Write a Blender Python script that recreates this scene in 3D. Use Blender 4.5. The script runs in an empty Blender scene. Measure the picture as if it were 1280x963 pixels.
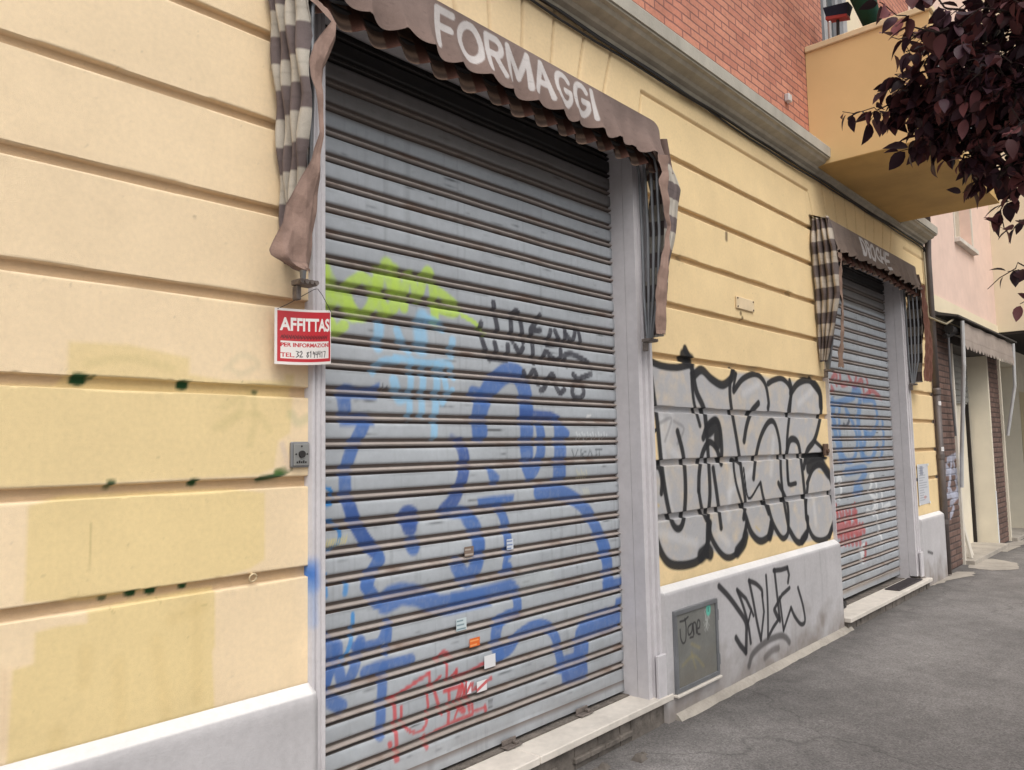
import bpy, math, random
import numpy as np
from mathutils import Vector, Matrix
random.seed(7); rng = np.random.default_rng(7)
scene = bpy.context.scene
COL = scene.collection

# ------------------------------------------------------------------ camera maths
F_, YAW, PIT, ROLL = 977.6276515570997, 0.8396759574618967, 0.08133831464714993, -0.019659633839819175
H, D = 1.45, 2.28275
fw = np.array([math.cos(PIT)*math.sin(YAW), math.cos(PIT)*math.cos(YAW), math.sin(PIT)])
r0 = np.array([math.cos(YAW), -math.sin(YAW), 0.0]); u0 = np.cross(r0, fw)
rt = math.cos(ROLL)*r0 + math.sin(ROLL)*u0; up = -math.sin(ROLL)*r0 + math.cos(ROLL)*u0
CAM = np.array([0.0, -D, H])
def ray(px, py): return fw + (px-640)/F_*rt - (py-481.5)/F_*up
def FP(px, py, y=0.0):
    "(X, Z) of a photo point that lies on the plane at depth y (survey of the facade)"
    d = ray(px, py); t = (y+D)/d[1]; p = CAM + t*d; return (p[0], p[2])
def XP(px, py, X):
    d = ray(px, py); t = X/d[0]; p = CAM + t*d; return (p[1], p[2])
def GP(px, py, z=0.0):
    d = ray(px, py); t = (z-H)/d[2]; p = CAM + t*d; return (p[0], p[1])
def AT(px, py, dist):
    d = ray(px, py); return CAM + d/np.linalg.norm(d)*dist
def Zm(ox, oy, s): return lambda a, b: (ox+a/s, oy+b/s)

def lin(c):
    c = np.asarray(c, float)/255.0
    return np.where(c <= 0.04045, c/12.92, ((c+0.055)/1.055)**2.4)

# ------------------------------------------------------------------ objects
def tag(o, label=None, cat=None, group=None, kind=None):
    if label: o['label'] = label
    if cat: o['category'] = cat
    if group: o['group'] = group
    if kind: o['kind'] = kind
    return o
def empty(name, loc=(0, 0, 0), label=None, cat=None, group=None):
    o = bpy.data.objects.new(name, None); COL.objects.link(o); o.location = loc
    o.empty_display_size = 0.2
    return tag(o, label, cat, group)
def link(name, me, mat, parent=None):
    o = bpy.data.objects.new(name, me); COL.objects.link(o)
    if mat: me.materials.append(mat)
    if parent:
        o.parent = parent
        p = parent; off = Vector((0, 0, 0))
        while p: off += Vector(p.location); p = p.parent
        o.location = -off              # vertices are in world metres
    return o
class MB:
    def __init__(s): s.v = []; s.f = []
    def box(s, x0, x1, y0, y1, z0, z1, bev=0.0):
        if bev <= 0:
            b = len(s.v)
            s.v += [(x0,y0,z0),(x1,y0,z0),(x1,y1,z0),(x0,y1,z0),(x0,y0,z1),(x1,y0,z1),(x1,y1,z1),(x0,y1,z1)]
            s.f += [tuple(b+i for i in q) for q in ((0,3,2,1),(4,5,6,7),(0,1,5,4),(1,2,6,5),(2,3,7,6),(3,0,4,7))]
        else:
            e = bev; b = len(s.v)
            rings = [(z0, e), (z0+e, 0), (z1-e, 0), (z1, e)]
            for z, i in rings:
                s.v += [(x0+e,y0+i,z),(x1-e,y0+i,z),(x1-i,y0+e,z),(x1-i,y1-e,z),(x1-e,y1-i,z),(x0+e,y1-i,z),(x0+i,y1-e,z),(x0+i,y0+e,z)]
            for k in range(3):
                for j in range(8):
                    a = b+k*8+j; c = b+k*8+(j+1) % 8
                    s.f.append((a, c, c+8, a+8))
            s.f.append(tuple(b+j for j in range(7, -1, -1))); s.f.append(tuple(b+24+j for j in range(8)))
        return s
    def hexa(s, p):       # 8 points, bottom ring then top ring
        b = len(s.v); s.v += [tuple(q) for q in p]
        s.f += [tuple(b+i for i in q) for q in ((0,3,2,1),(4,5,6,7),(0,1,5,4),(1,2,6,5),(2,3,7,6),(3,0,4,7))]
        return s
    def tube(s, pts, r, n=8, cap=True):
        pts = [Vector(p) for p in pts]; m = len(pts)
        rs = r if hasattr(r, '__len__') else [r]*m
        b = len(s.v); side = None
        for i, p in enumerate(pts):
            t = (pts[min(i+1, m-1)]-pts[max(i-1, 0)]).normalized()
            if side is None:
                a = Vector((0, 0, 1)) if abs(t.z) < 0.9 else Vector((1, 0, 0))
                side = t.cross(a).normalized()
            else:
                side = (side - t*side.dot(t)).normalized()
            o = t.cross(side)
            for j in range(n):
                g = 2*math.pi*j/n
                s.v.append(tuple(p + (side*math.cos(g)+o*math.sin(g))*rs[i]))
        for i in range(m-1):
            for j in range(n):
                a = b+i*n+j; c = b+i*n+(j+1) % n
                s.f.append((a, c, c+n, a+n))
        if cap:
            s.f.append(tuple(b+j for j in range(n-1, -1, -1))); s.f.append(tuple(b+(m-1)*n+j for j in range(n)))
        return s
    def poly(s, pts):
        b = len(s.v); s.v += [tuple(p) for p in pts]; s.f.append(tuple(range(b, b+len(pts)))); return s
    def extrude_x(s, prof, x0, x1):     # closed profile of (y, z)
        b = len(s.v); n = len(prof)
        s.v += [(x0, y, z) for y, z in prof] + [(x1, y, z) for y, z in prof]
        for j in range(n):
            k = (j+1) % n; s.f.append((b+j, b+k, b+n+k, b+n+j))
        s.f.append(tuple(b+j for j in range(n-1, -1, -1))); s.f.append(tuple(b+n+j for j in range(n)))
        return s
    def build(s, name, mat, parent=None, smooth=False):
        me = bpy.data.meshes.new(name); me.from_pydata(s.v, [], s.f); me.validate(); me.update()
        if smooth: me.shade_smooth()
        return link(name, me, mat, parent)

def build_split(mb, name, mat, parent=None):
    "one object for every loose piece of the mesh"
    par = list(range(len(mb.v)))
    def find(i):
        while par[i] != i: par[i] = par[par[i]]; i = par[i]
        return i
    for f in mb.f:
        a = find(f[0])
        for k in f[1:]: par[find(k)] = a
    groups = {}
    for f in mb.f: groups.setdefault(find(f[0]), []).append(f)
    out = []
    for fs in groups.values():
        ids = sorted({i for f in fs for i in f}); m = {i: k for k, i in enumerate(ids)}
        n = MB(); n.v = [mb.v[i] for i in ids]; n.f = [tuple(m[i] for i in f) for f in fs]
        out.append(n.build(name, mat, parent))
    return out

class Surf:
    "dense surface with one colour per vertex: what is sprayed or printed on it is laid in its own metres"
    def __init__(s, us, vs):
        s.us = np.asarray(us, float); s.vs = np.asarray(vs, float)
        U, V = np.meshgrid(s.us, s.vs); s.U = U.ravel(); s.V = V.ravel()
        s.C = np.zeros((len(s.U), 3)); s.mask = np.ones(len(s.U))
    def fill(s, col): s.C[:] = lin(col); return s
    def mottle(s, amp, size, seed=0):
        s.C *= (1+amp*s.noise(size, seed))[:, None]; return s
    def noise(s, size, seed=0, su=None):
        g = np.random.default_rng(seed+11); n = 160
        T = g.standard_normal((n, n)); out = 0; a = 1.0
        x = s.U/(su or size); y = s.V/size
        if not su: x, y = .83*x+.56*y, .83*y-.56*x
        for o in range(3):
            xi = np.floor(x).astype(int); yi = np.floor(y).astype(int); fx = x-xi; fy = y-yi
            fx = fx*fx*(3-2*fx); fy = fy*fy*(3-2*fy)
            q = lambda i, j: T[(xi+i) % n, (yi+j) % n]
            out = out + a*((q(0,0)*(1-fx)+q(1,0)*fx)*(1-fy)+(q(0,1)*(1-fx)+q(1,1)*fx)*fy)
            a *= 0.5; x = x*2.1+3.7; y = y*2.1+1.3
        return out*0.6
    def blend(s, idx, a, col):
        a = (a*s.mask[idx])[:, None]; s.C[idx] = s.C[idx]*(1-a)+lin(col)*a
    def stroke(s, pts, w, col, op=1.0, soft=0.25, curve=True):
        pts = np.array(pts, float)
        if curve and len(pts) > 2:      # Catmull-Rom
            P = np.vstack([2*pts[0]-pts[1], pts, 2*pts[-1]-pts[-2]]); out = []
            for i in range(1, len(P)-2):
                for t in np.linspace(0, 1, 6, endpoint=False):
                    out.append(0.5*((2*P[i])+(-P[i-1]+P[i+1])*t+(2*P[i-1]-5*P[i]+4*P[i+1]-P[i+2])*t*t+(-P[i-1]+3*P[i]-3*P[i+1]+P[i+2])*t**3))
            out.append(P[-2]); pts = np.array(out)
        r = w*getattr(s, 'wf', 1.0)/2; m = r*(1+soft)+1e-4
        lo = pts.min(0)-m; hi = pts.max(0)+m
        idx = np.nonzero((s.U > lo[0]) & (s.U < hi[0]) & (s.V > lo[1]) & (s.V < hi[1]))[0]
        if not len(idx): return s
        x = s.U[idx]; y = s.V[idx]; d = np.full(len(idx), 1e9)
        if len(pts) == 1: pts = np.vstack([pts, pts+1e-5])
        for a, b in zip(pts[:-1], pts[1:]):
            e = b-a; L = e@e+1e-12
            t = np.clip(((x-a[0])*e[0]+(y-a[1])*e[1])/L, 0, 1)
            d = np.minimum(d, (x-a[0]-t*e[0])**2+(y-a[1]-t*e[1])**2)
        d = np.sqrt(d); k = np.clip((r*(1+soft)-d)/(2*r*soft+1e-6), 0, 1)
        s.blend(idx, op*k*k*(3-2*k), col); return s
    def poly(s, pts, col, op=1.0, soft=0.0):
        pts = np.array(pts, float); lo = pts.min(0)-soft; hi = pts.max(0)+soft
        idx = np.nonzero((s.U > lo[0]) & (s.U < hi[0]) & (s.V > lo[1]) & (s.V < hi[1]))[0]
        if not len(idx): return s
        x = s.U[idx]; y = s.V[idx]; ins = np.zeros(len(idx), bool); dm = np.full(len(idx), 1e9)
        for a, b in zip(pts, np.roll(pts, -1, 0)):
            c = (a[1] > y) != (b[1] > y)
            with np.errstate(divide='ignore', invalid='ignore'):
                xi = (b[0]-a[0])*(y-a[1])/(b[1]-a[1])+a[0]
            ins ^= c & (x < xi)
            if soft:
                e = b-a; t = np.clip(((x-a[0])*e[0]+(y-a[1])*e[1])/(e@e+1e-12), 0, 1)
                dm = np.minimum(dm, np.hypot(x-a[0]-t*e[0], y-a[1]-t*e[1]))
        k = ins.astype(float)
        if soft:
            sd = np.where(ins, dm, -dm); k = np.clip(0.5+sd/(2*soft), 0, 1)
        s.blend(idx, op*k, col); return s
    def glyphs(s, txt, u0, u1, v, h, w, col, op=1.0):
        arc = lambda cx, cy, rx, ry, a0, a1, n=14: [(cx+rx*math.cos(math.radians(a)), cy+ry*math.sin(math.radians(a))) for a in np.linspace(a0, a1, n)]
        G = {'F': (.56, [[(0,0),(0,1)], [(0,1),(.56,1)], [(0,.54),(.48,.54)]]), 'O': (.80, [arc(.4,.5,.4,.5,0,360,26)]), 'R': (.62, [[(0,0),(0,1)], [(0,1),(.32,1)]+arc(.34,.76,.26,.24,85,-85,9)+[(.32,.52),(0,.52)], [(.32,.52),(.62,0)]]),
             'M': (.86, [[(0,0),(0,1)], [(0,1),(.43,.18)], [(.43,.18),(.86,1)], [(.86,1),(.86,0)]]), 'A': (.74, [[(0,0),(.37,1)], [(.37,1),(.74,0)], [(.13,.34),(.61,.34)]]),
             'G': (.76, [arc(.4,.5,.4,.5,42,332,22)+[(.76,.28),(.76,.46)], [(.76,.46),(.46,.46)]]), 'I': (.02, [[(0,0),(0,1)]]), 'D': (.70, [[(0,0),(0,1)], [(0,1),(.26,1)]+arc(.28,.5,.42,.5,85,-85,13)+[(.26,0),(0,0)]]), 'H': (.66, [[(0,0),(0,1)], [(.66,0),(.66,1)], [(0,.52),(.66,.52)]]), 'E': (.54, [[(0,0),(0,1)], [(0,1),(.54,1)], [(0,.52),(.48,.52)], [(0,0),(.54,0)]])}
        gap = .27; L = sum(G[c][0] for c in txt)+gap*(len(txt)-1); sx = (u1-u0-w)/L; x = u0+w/2
        for c in txt:
            for st in G[c][1]: s.stroke([(x+a*sx, v+w/2+b_*(h-w)) for a, b_ in st], w, col, op, .12, False)
            x += (G[c][0]+gap)*sx
        return s
    def text(s, txt, u, v, h, col, width=None, bold=0.0, op=1.0, align='LEFT'):
        cu = bpy.data.curves.new('lettering', 'FONT'); cu.body = txt; cu.size = 1.0; cu.offset = bold; cu.align_x = 'LEFT'
        ob = bpy.data.objects.new('lettering', cu); COL.objects.link(ob)
        dg = bpy.context.evaluated_depsgraph_get(); dg.update()
        me = ob.evaluated_get(dg).to_mesh(); me.calc_loop_triangles()
        P = np.array([x.co[:2] for x in me.vertices]); T = [tuple(t.vertices) for t in me.loop_triangles]
        bpy.data.objects.remove(ob); bpy.data.curves.remove(cu)
        lo = P.min(0); hi = P.max(0)
        sx = (width/(hi[0]-lo[0])) if width else h/(hi[1]-lo[1])
        P = np.column_stack([(P[:,0]-lo[0])*sx+u, (P[:,1]-lo[1])*h/(hi[1]-lo[1])+v])
        k = np.zeros(len(s.U), bool); lo = P.min(0); hi = P.max(0)
        idx = np.nonzero((s.U >= lo[0]) & (s.U <= hi[0]) & (s.V >= lo[1]) & (s.V <= hi[1]))[0]
        x = s.U[idx]; y = s.V[idx]; ins = np.zeros(len(idx), bool)
        for a, b, c in T:
            a, b, c = P[a], P[b], P[c]
            d1 = (x-b[0])*(a[1]-b[1])-(a[0]-b[0])*(y-b[1]); d2 = (x-c[0])*(b[1]-c[1])-(b[0]-c[0])*(y-c[1]); d3 = (x-a[0])*(c[1]-a[1])-(c[0]-a[0])*(y-a[1])
            ins |= ~(((d1 < 0) | (d2 < 0) | (d3 < 0)) & ((d1 > 0) | (d2 > 0) | (d3 > 0)))
        s.blend(idx, op*ins.astype(float), col); return s
    def build(s, name, pos, mat, parent=None, keep=None, smooth=True):
        nu, nv = len(s.us), len(s.vs)
        X, Y, Z = pos(s.U, s.V) if callable(pos) else pos
        co = np.column_stack([X, Y, Z]).astype(np.float32)
        i, j = np.meshgrid(np.arange(nu-1), np.arange(nv-1)); a = (j*nu+i).ravel()
        q = np.column_stack([a, a+1, a+1+nu, a+nu]).astype(np.int32)
        if keep is not None:
            q = q[keep[q].all(1)]
        me = bpy.data.meshes.new(name)
        me.vertices.add(len(co)); me.vertices.foreach_set('co', co.ravel())
        me.loops.add(q.size); me.loops.foreach_set('vertex_index', q.ravel())
        me.polygons.add(len(q)); me.polygons.foreach_set('loop_start', np.arange(0, q.size, 4, dtype=np.int32))
        me.update(calc_edges=True)
        at = me.attributes.new('Col', 'FLOAT_COLOR', 'POINT')
        at.data.foreach_set('color', np.column_stack([np.clip(s.C, 0, 1), np.ones(len(co))]).astype(np.float32).ravel())
        me.validate()
        if smooth: me.shade_smooth()
        return link(name, me, mat, parent)
def ar(a, b, step): return np.linspace(a, b, max(2, int(round((b-a)/step))+1))

# ------------------------------------------------------------------ materials
def mat_new(name):
    m = bpy.data.materials.new(name); m.use_nodes = True; nt = m.node_tree
    return m, nt, nt.nodes['Principled BSDF']
def N(nt, t, **k):
    n = nt.nodes.new(t)
    for a, b in k.items():
        if a in n.inputs: n.inputs[a].default_value = b
        else: setattr(n, a, b)
    return n
def noise_mul(nt, col_socket, scale, lo, hi, detail=6, coord=None, stretch=(1,1,1)):
    tc = N(nt, 'ShaderNodeTexCoord'); mp = N(nt, 'ShaderNodeMapping'); mp.inputs['Scale'].default_value = stretch
    nt.links.new(tc.outputs['Object'], mp.inputs['Vector'])
    no = N(nt, 'ShaderNodeTexNoise', Scale=scale, Detail=detail, Roughness=0.6); nt.links.new(mp.outputs[0], no.inputs['Vector'])
    mr = N(nt, 'ShaderNodeMapRange'); mr.inputs['From Min'].default_value = 0.3; mr.inputs['From Max'].default_value = 0.7
    mr.inputs['To Min'].default_value = lo; mr.inputs['To Max'].default_value = hi; nt.links.new(no.outputs['Fac'], mr.inputs['Value'])
    mx = N(nt, 'ShaderNodeVectorMath', operation='SCALE'); nt.links.new(col_socket, mx.inputs[0]); nt.links.new(mr.outputs[0], mx.inputs['Scale'])
    return mx.outputs[0], no
def bump(nt, bsdf, scale, strength, dist=0.01, detail=8):
    tc = N(nt, 'ShaderNodeTexCoord'); no = N(nt, 'ShaderNodeTexNoise', Scale=scale, Detail=detail, Roughness=0.65)
    nt.links.new(tc.outputs['Object'], no.inputs['Vector'])
    b = N(nt, 'ShaderNodeBump', Strength=strength, Distance=dist); nt.links.new(no.outputs['Fac'], b.inputs['Height'])
    nt.links.new(b.outputs['Normal'], bsdf.inputs['Normal'])
def plain(name, rgb, rough=0.8, metal=0.0, var=(0.85, 1.1), vscale=6, bscale=0, bstr=0.2, bdist=0.01, stretch=(1,1,1), var2=None):
    m, nt, b = mat_new(name)
    c = N(nt, 'ShaderNodeRGB'); c.outputs[0].default_value = (*lin(rgb), 1)
    o, _ = noise_mul(nt, c.outputs[0], vscale, *var, stretch=stretch)
    if var2: o, _ = noise_mul(nt, o, var2[0], var2[1], var2[2])
    nt.links.new(o, b.inputs['Base Color']); b.inputs['Roughness'].default_value = rough; b.inputs['Metallic'].default_value = metal
    if bscale: bump(nt, b, bscale, bstr, bdist)
    return m
def painted(name, rough=0.8, var=(0.93, 1.05), vscale=5, fine=None, bscale=0, bstr=0.2, bdist=0.01, metal=0, sheen=0, trans=0):
    m, nt, b = mat_new(name)
    a = N(nt, 'ShaderNodeAttribute', attribute_name='Col'); o, _ = noise_mul(nt, a.outputs['Color'], vscale, *var)
    if fine: o, _ = noise_mul(nt, o, fine[0], fine[1], fine[2])
    nt.links.new(o, b.inputs['Base Color']); b.inputs['Roughness'].default_value = rough; b.inputs['Metallic'].default_value = metal
    if bscale: bump(nt, b, bscale, bstr, bdist)
    if sheen: b.inputs['Sheen Weight'].default_value = sheen
    return m
M = {}
M['stucco'] = painted('painted_stucco', 0.92, (0.94, 1.04), 2.2, (60, 0.95, 1.04), 330, 0.40, 0.004)
M['plinth'] = painted('plinth_render', 0.9, (0.9, 1.05), 3, (45, 0.94, 1.04), 120, 0.35, 0.004)
M['steel'] = painted('painted_slats', 0.5, (0.93, 1.05), 4, (40, 0.95, 1.04), 25, 0.06, 0.004)
M['fabric'] = painted('awning_fabric', 0.9, (0.86, 1.08), 7, (260, 0.92, 1.06), 28, 0.35, 0.012)
M['print'] = painted('printed_sheet', 0.45, (0.97, 1.02), 12)
M['hatch'] = painted('hatch_metal', 0.55, (0.85, 1.08), 6, (60, 0.93, 1.05))
M['tile'] = painted('clinker_tile', 0.6, (0.8, 1.15), 8)
M['frame'] = plain('surround_plaster', (204, 200, 203), 0.85, var=(0.9, 1.05), vscale=4, bscale=90, bstr=0.25, bdist=0.004, var2=(30, 0.95, 1.04))
M['cornice'] = plain('cornice_cement', (176, 168, 152), 0.9, var=(0.8, 1.08), vscale=2.5, bscale=60, bstr=0.3, var2=(14, 0.85, 1.08))
M['fascia'] = plain('cornice_edge', (178, 172, 160), 0.9, var=(0.8, 1.08), vscale=5, bscale=60, bstr=0.3, stretch=(1, 1, .3))
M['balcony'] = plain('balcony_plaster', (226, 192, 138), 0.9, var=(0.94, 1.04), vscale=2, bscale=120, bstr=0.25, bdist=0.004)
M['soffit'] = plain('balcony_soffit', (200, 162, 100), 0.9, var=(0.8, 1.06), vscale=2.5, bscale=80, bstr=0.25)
M['coping'] = plain('balcony_coping', (230, 206, 166), 0.85, var=(0.9, 1.05), vscale=6, bscale=80, bstr=0.2)
M['white_metal'] = plain('white_metal', (205, 205, 205), 0.4, 0.2, bscale=0)
M['grey_metal'] = plain('grey_metal', (140, 142, 146), 0.45, 0.5, var=(0.75, 1.1), vscale=9)
M['dark_metal'] = plain('dark_metal', (52, 50, 50), 0.55, 0.3)
M['rust_metal'] = plain('rusty_metal', (105, 82, 68), 0.8, 0.2, var=(0.6, 1.2), vscale=40)
M['bracket'] = plain('bracket_metal', (128, 118, 112), 0.6, 0.3, var=(0.6, 1.15), vscale=50)
M['pipe'] = plain('drainpipe_paint', (98, 90, 88), 0.55, 0.2, var=(0.75, 1.15), vscale=7)
M['marble'] = plain('sill_marble', (220, 212, 202), 0.7, var=(0.82, 1.05), vscale=5, bscale=40, bstr=0.15, var2=(26, 0.9, 1.04))
M['riser'] = plain('riser_cement', (120, 112, 105), 0.95, var=(0.5, 1.15), vscale=12, bscale=30, bstr=0.6, bdist=0.02)
M['cable'] = plain('cable_rubber', (38, 36, 38), 0.6)
M['cable_pale'] = plain('cable_pale', (150, 140, 118), 0.6)
M['glass'] = plain('window_glass', (70, 78, 84), 0.12)
M['mat'] = plain('doormat', (70, 64, 66), 0.95, bscale=200, bstr=0.5)
M['green'] = plain('green_canvas', (14, 66, 52), 0.8, var=(0.7, 1.2), vscale=8)
M['navy'] = plain('navy_bristle', (30, 36, 58), 0.9, bscale=200, bstr=0.6)
M['red'] = plain('red_plastic', (170, 60, 55), 0.5)
M['bark'] = plain('plum_bark', (62, 48, 44), 0.9, var=(0.6, 1.2), vscale=20, bscale=30, bstr=0.7, bdist=0.02)
M['pink'] = plain('pink_plaster', (230, 202, 188), 0.92, var=(0.9, 1.04), vscale=1.3, bscale=60, bstr=0.2, var2=(9, 0.95, 1.03))
M['cream'] = plain('cream_plaster', (232, 218, 190), 0.92, var=(0.9, 1.04), vscale=1.6, bscale=60, bstr=0.2)
M['portal'] = plain('portal_plaster', (228, 219, 200), 0.9, var=(0.9, 1.05), vscale=2.5)
M['canopy'] = plain('canopy_sheet', (70, 66, 64), 0.7, var=(0.7, 1.15), vscale=5)
M['pale_cloth'] = plain('pale_awning_cloth', (176,164,154), 0.9, var=(0.85, 1.1), vscale=9)
M['wood'] = plain('pale_board', (215, 208, 196), 0.7, var=(0.9, 1.05), vscale=6)
M['shutter_far'] = plain('far_shutter', (150, 150, 146), 0.6, var=(0.85, 1.08), vscale=5)
M['dark'] = plain('shaded_interior', (42, 36, 32), 0.9)
M['white'] = plain('white_paper', (225, 225, 225), 0.7, var=(0.95, 1.03))

def brick_material():
    m, nt, b = mat_new('upper_brick')
    tc = N(nt, 'ShaderNodeTexCoord'); sp = N(nt, 'ShaderNodeSeparateXYZ'); cb = N(nt, 'ShaderNodeCombineXYZ')
    nt.links.new(tc.outputs['Object'], sp.inputs[0]); nt.links.new(sp.outputs['X'], cb.inputs['X']); nt.links.new(sp.outputs['Z'], cb.inputs['Y'])
    nz = N(nt, 'ShaderNodeTexNoise', Scale=9, Detail=3); nt.links.new(tc.outputs['Object'], nz.inputs['Vector'])
    ad = N(nt, 'ShaderNodeVectorMath', operation='MULTIPLY_ADD'); ad.inputs[1].default_value = (.012, .012, 0)
    nt.links.new(nz.outputs['Color'], ad.inputs[0]); nt.links.new(cb.outputs[0], ad.inputs[2])
    br = N(nt, 'ShaderNodeTexBrick'); br.offset = 0.5
    br.inputs['Scale'].default_value = 1; br.inputs['Brick Width'].default_value = 0.215; br.inputs['Row Height'].default_value = 0.055
    br.inputs['Mortar Size'].default_value = 0.006; br.inputs['Mortar Smooth'].default_value = 0.3; br.inputs['Bias'].default_value = -0.1
    br.inputs['Color1'].default_value = (*lin((204, 140, 116)), 1); br.inputs['Color2'].default_value = (*lin((186, 120, 100)), 1)
    br.inputs['Mortar'].default_value = (*lin((140, 96, 88)), 1)
    nt.links.new(ad.outputs[0], br.inputs['Vector'])
    o, _ = noise_mul(nt, br.outputs['Color'], 5, 0.82, 1.12); o, _ = noise_mul(nt, o, 40, 0.88, 1.08)
    nt.links.new(o, b.inputs['Base Color']); b.inputs['Roughness'].default_value = 0.9
    bp = N(nt, 'ShaderNodeBump', Strength=0.8, Distance=0.008); bp.invert = True; nt.links.new(br.outputs['Fac'], bp.inputs['Height']); nt.links.new(bp.outputs[0], b.inputs['Normal'])
    return m
M['brick'] = brick_material()
def asphalt_material():
    m, nt, b = mat_new('asphalt')
    tc = N(nt, 'ShaderNodeTexCoord')
    c = N(nt, 'ShaderNodeRGB'); c.outputs[0].default_value = (*lin((130, 126, 124)), 1)
    o, _ = noise_mul(nt, c.outputs[0], 1.1, 0.72, 1.18); o, _ = noise_mul(nt, o, 7, 0.86, 1.12)
    vo = N(nt, 'ShaderNodeTexVoronoi', Scale=140); nt.links.new(tc.outputs['Object'], vo.inputs['Vector'])
    sc = N(nt, 'ShaderNodeMapRange'); sc.inputs['To Min'].default_value = 0.62; sc.inputs['To Max'].default_value = 1.4
    bw = N(nt, 'ShaderNodeRGBToBW'); nt.links.new(vo.outputs['Color'], bw.inputs[0]); nt.links.new(bw.outputs[0], sc.inputs['Value'])
    mx = N(nt, 'ShaderNodeVectorMath', operation='SCALE'); nt.links.new(o, mx.inputs[0]); nt.links.new(sc.outputs[0], mx.inputs['Scale'])
    # cracks: edges of large distorted cells
    nz = N(nt, 'ShaderNodeTexNoise', Scale=2.5, Detail=5); nt.links.new(tc.outputs['Object'], nz.inputs['Vector'])
    ad = N(nt, 'ShaderNodeVectorMath', operation='MULTIPLY_ADD'); ad.inputs[1].default_value = (.5, .5, 0); nt.links.new(nz.outputs['Color'], ad.inputs[0]); nt.links.new(tc.outputs['Object'], ad.inputs[2])
    ce = N(nt, 'ShaderNodeTexVoronoi', Scale=0.38); ce.feature = 'DISTANCE_TO_EDGE'; nt.links.new(ad.outputs[0], ce.inputs['Vector'])
    cr = N(nt, 'ShaderNodeMapRange'); cr.inputs['From Min'].default_value = 0.0; cr.inputs['From Max'].default_value = 0.004; cr.inputs['To Min'].default_value = 0.72; cr.inputs['To Max'].default_value = 1
    nt.links.new(ce.outputs['Distance'], cr.inputs['Value'])
    m2 = N(nt, 'ShaderNodeVectorMath', operation='SCALE'); nt.links.new(mx.outputs[0], m2.inputs[0]); nt.links.new(cr.outputs[0], m2.inputs['Scale'])
    gv = N(nt, 'ShaderNodeTexVoronoi', Scale=2.6); nt.links.new(tc.outputs['Object'], gv.inputs['Vector'])
    gm = N(nt, 'ShaderNodeMapRange'); gm.inputs['From Min'].default_value = 0.045; gm.inputs['From Max'].default_value = 0.06; gm.inputs['To Min'].default_value = 1.45; gm.inputs['To Max'].default_value = 1
    nt.links.new(gv.outputs['Distance'], gm.inputs['Value']); m3 = N(nt, 'ShaderNodeVectorMath', operation='SCALE'); nt.links.new(m2.outputs[0], m3.inputs[0]); nt.links.new(gm.outputs[0], m3.inputs['Scale'])
    o4, _ = noise_mul(nt, m3.outputs[0], 0.5, 0.82, 1.12, detail=3)
    sp = N(nt, 'ShaderNodeSeparateXYZ'); nt.links.new(tc.outputs['Object'], sp.inputs[0])
    dn = N(nt, 'ShaderNodeTexNoise', Scale=6, Detail=5); nt.links.new(tc.outputs['Object'], dn.inputs['Vector'])
    da = N(nt, 'ShaderNodeMath', operation='MULTIPLY_ADD'); da.inputs[1].default_value = 0.5; nt.links.new(dn.outputs['Fac'], da.inputs[0]); nt.links.new(sp.outputs['Y'], da.inputs[2])
    dm = N(nt, 'ShaderNodeMapRange'); dm.inputs['From Min'].default_value = -0.15; dm.inputs['From Max'].default_value = 0.18; dm.inputs['To Min'].default_value = 1.0; dm.inputs['To Max'].default_value = 0.58
    nt.links.new(da.outputs[0], dm.inputs['Value']); m5 = N(nt, 'ShaderNodeVectorMath', operation='SCALE'); nt.links.new(o4, m5.inputs[0]); nt.links.new(dm.outputs[0], m5.inputs['Scale']); o4 = m5.outputs[0]
    nt.links.new(o4, b.inputs['Base Color']); b.inputs['Roughness'].default_value = 0.88
    bump(nt, b, 160, 0.5, 0.006)
    return m
M['asphalt'] = asphalt_material()
def patch_material():
    m, nt, b = mat_new('cement_repair')
    c = N(nt, 'ShaderNodeRGB'); c.outputs[0].default_value = (*lin((176, 168, 158)), 1)
    o, _ = noise_mul(nt, c.outputs[0], 4, 0.75, 1.1); o, _ = noise_mul(nt, o, 50, 0.88, 1.06)
    nt.links.new(o, b.inputs['Base Color']); b.inputs['Roughness'].default_value = 0.95; bump(nt, b, 70, 0.5, 0.008); return m
M['patch'] = patch_material()
def leaf_material():
    m, nt, b = mat_new('plum_leaf')
    a = N(nt, 'ShaderNodeAttribute', attribute_name='Col')
    nt.links.new(a.outputs['Color'], b.inputs['Base Color']); b.inputs['Roughness'].default_value = 0.5
    b.inputs['Specular IOR Level'].default_value = 0.22
    return m
M['leaf'] = leaf_material()

# ================================================================== SETTING
g = MB(); g.poly([(-40, -60, 0), (120, -60, 0), (120, 0.6, 0), (-40, 0.6, 0)])
tag(g.build('pavement', M['asphalt']), kind='structure')
def repair(pts, z=0.004):
    P = [GP(*p) for p in pts]; c = np.mean(P, 0); out = []
    n = len(P)
    for i in range(n):
        a = np.array(P[i]); b_ = np.array(P[(i+1) % n]); L = np.linalg.norm(b_-a); k = max(2, int(L/0.06))
        for t in np.arange(k)/k:
            out.append((*(a+(b_-a)*t + rng.normal(0, 0.010, 2)), z))
    m_ = MB(); m_.poly(out); return tag(m_.build('pavement_repair', M['patch']), kind='structure')
q = Zm(1130, 490, 3.853)
repair([q(105,935), q(165,900), q(250,868), q(340,868), q(335,888), q(230,905), q(110,945)])
repair([q(310,850), q(330,812), q(420,805), q(550,825), q(548,858), q(420,862)])
repair([q(440,770), q(480,735), q(578,712), q(578,735), q(500,772)], 0.005)

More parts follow.
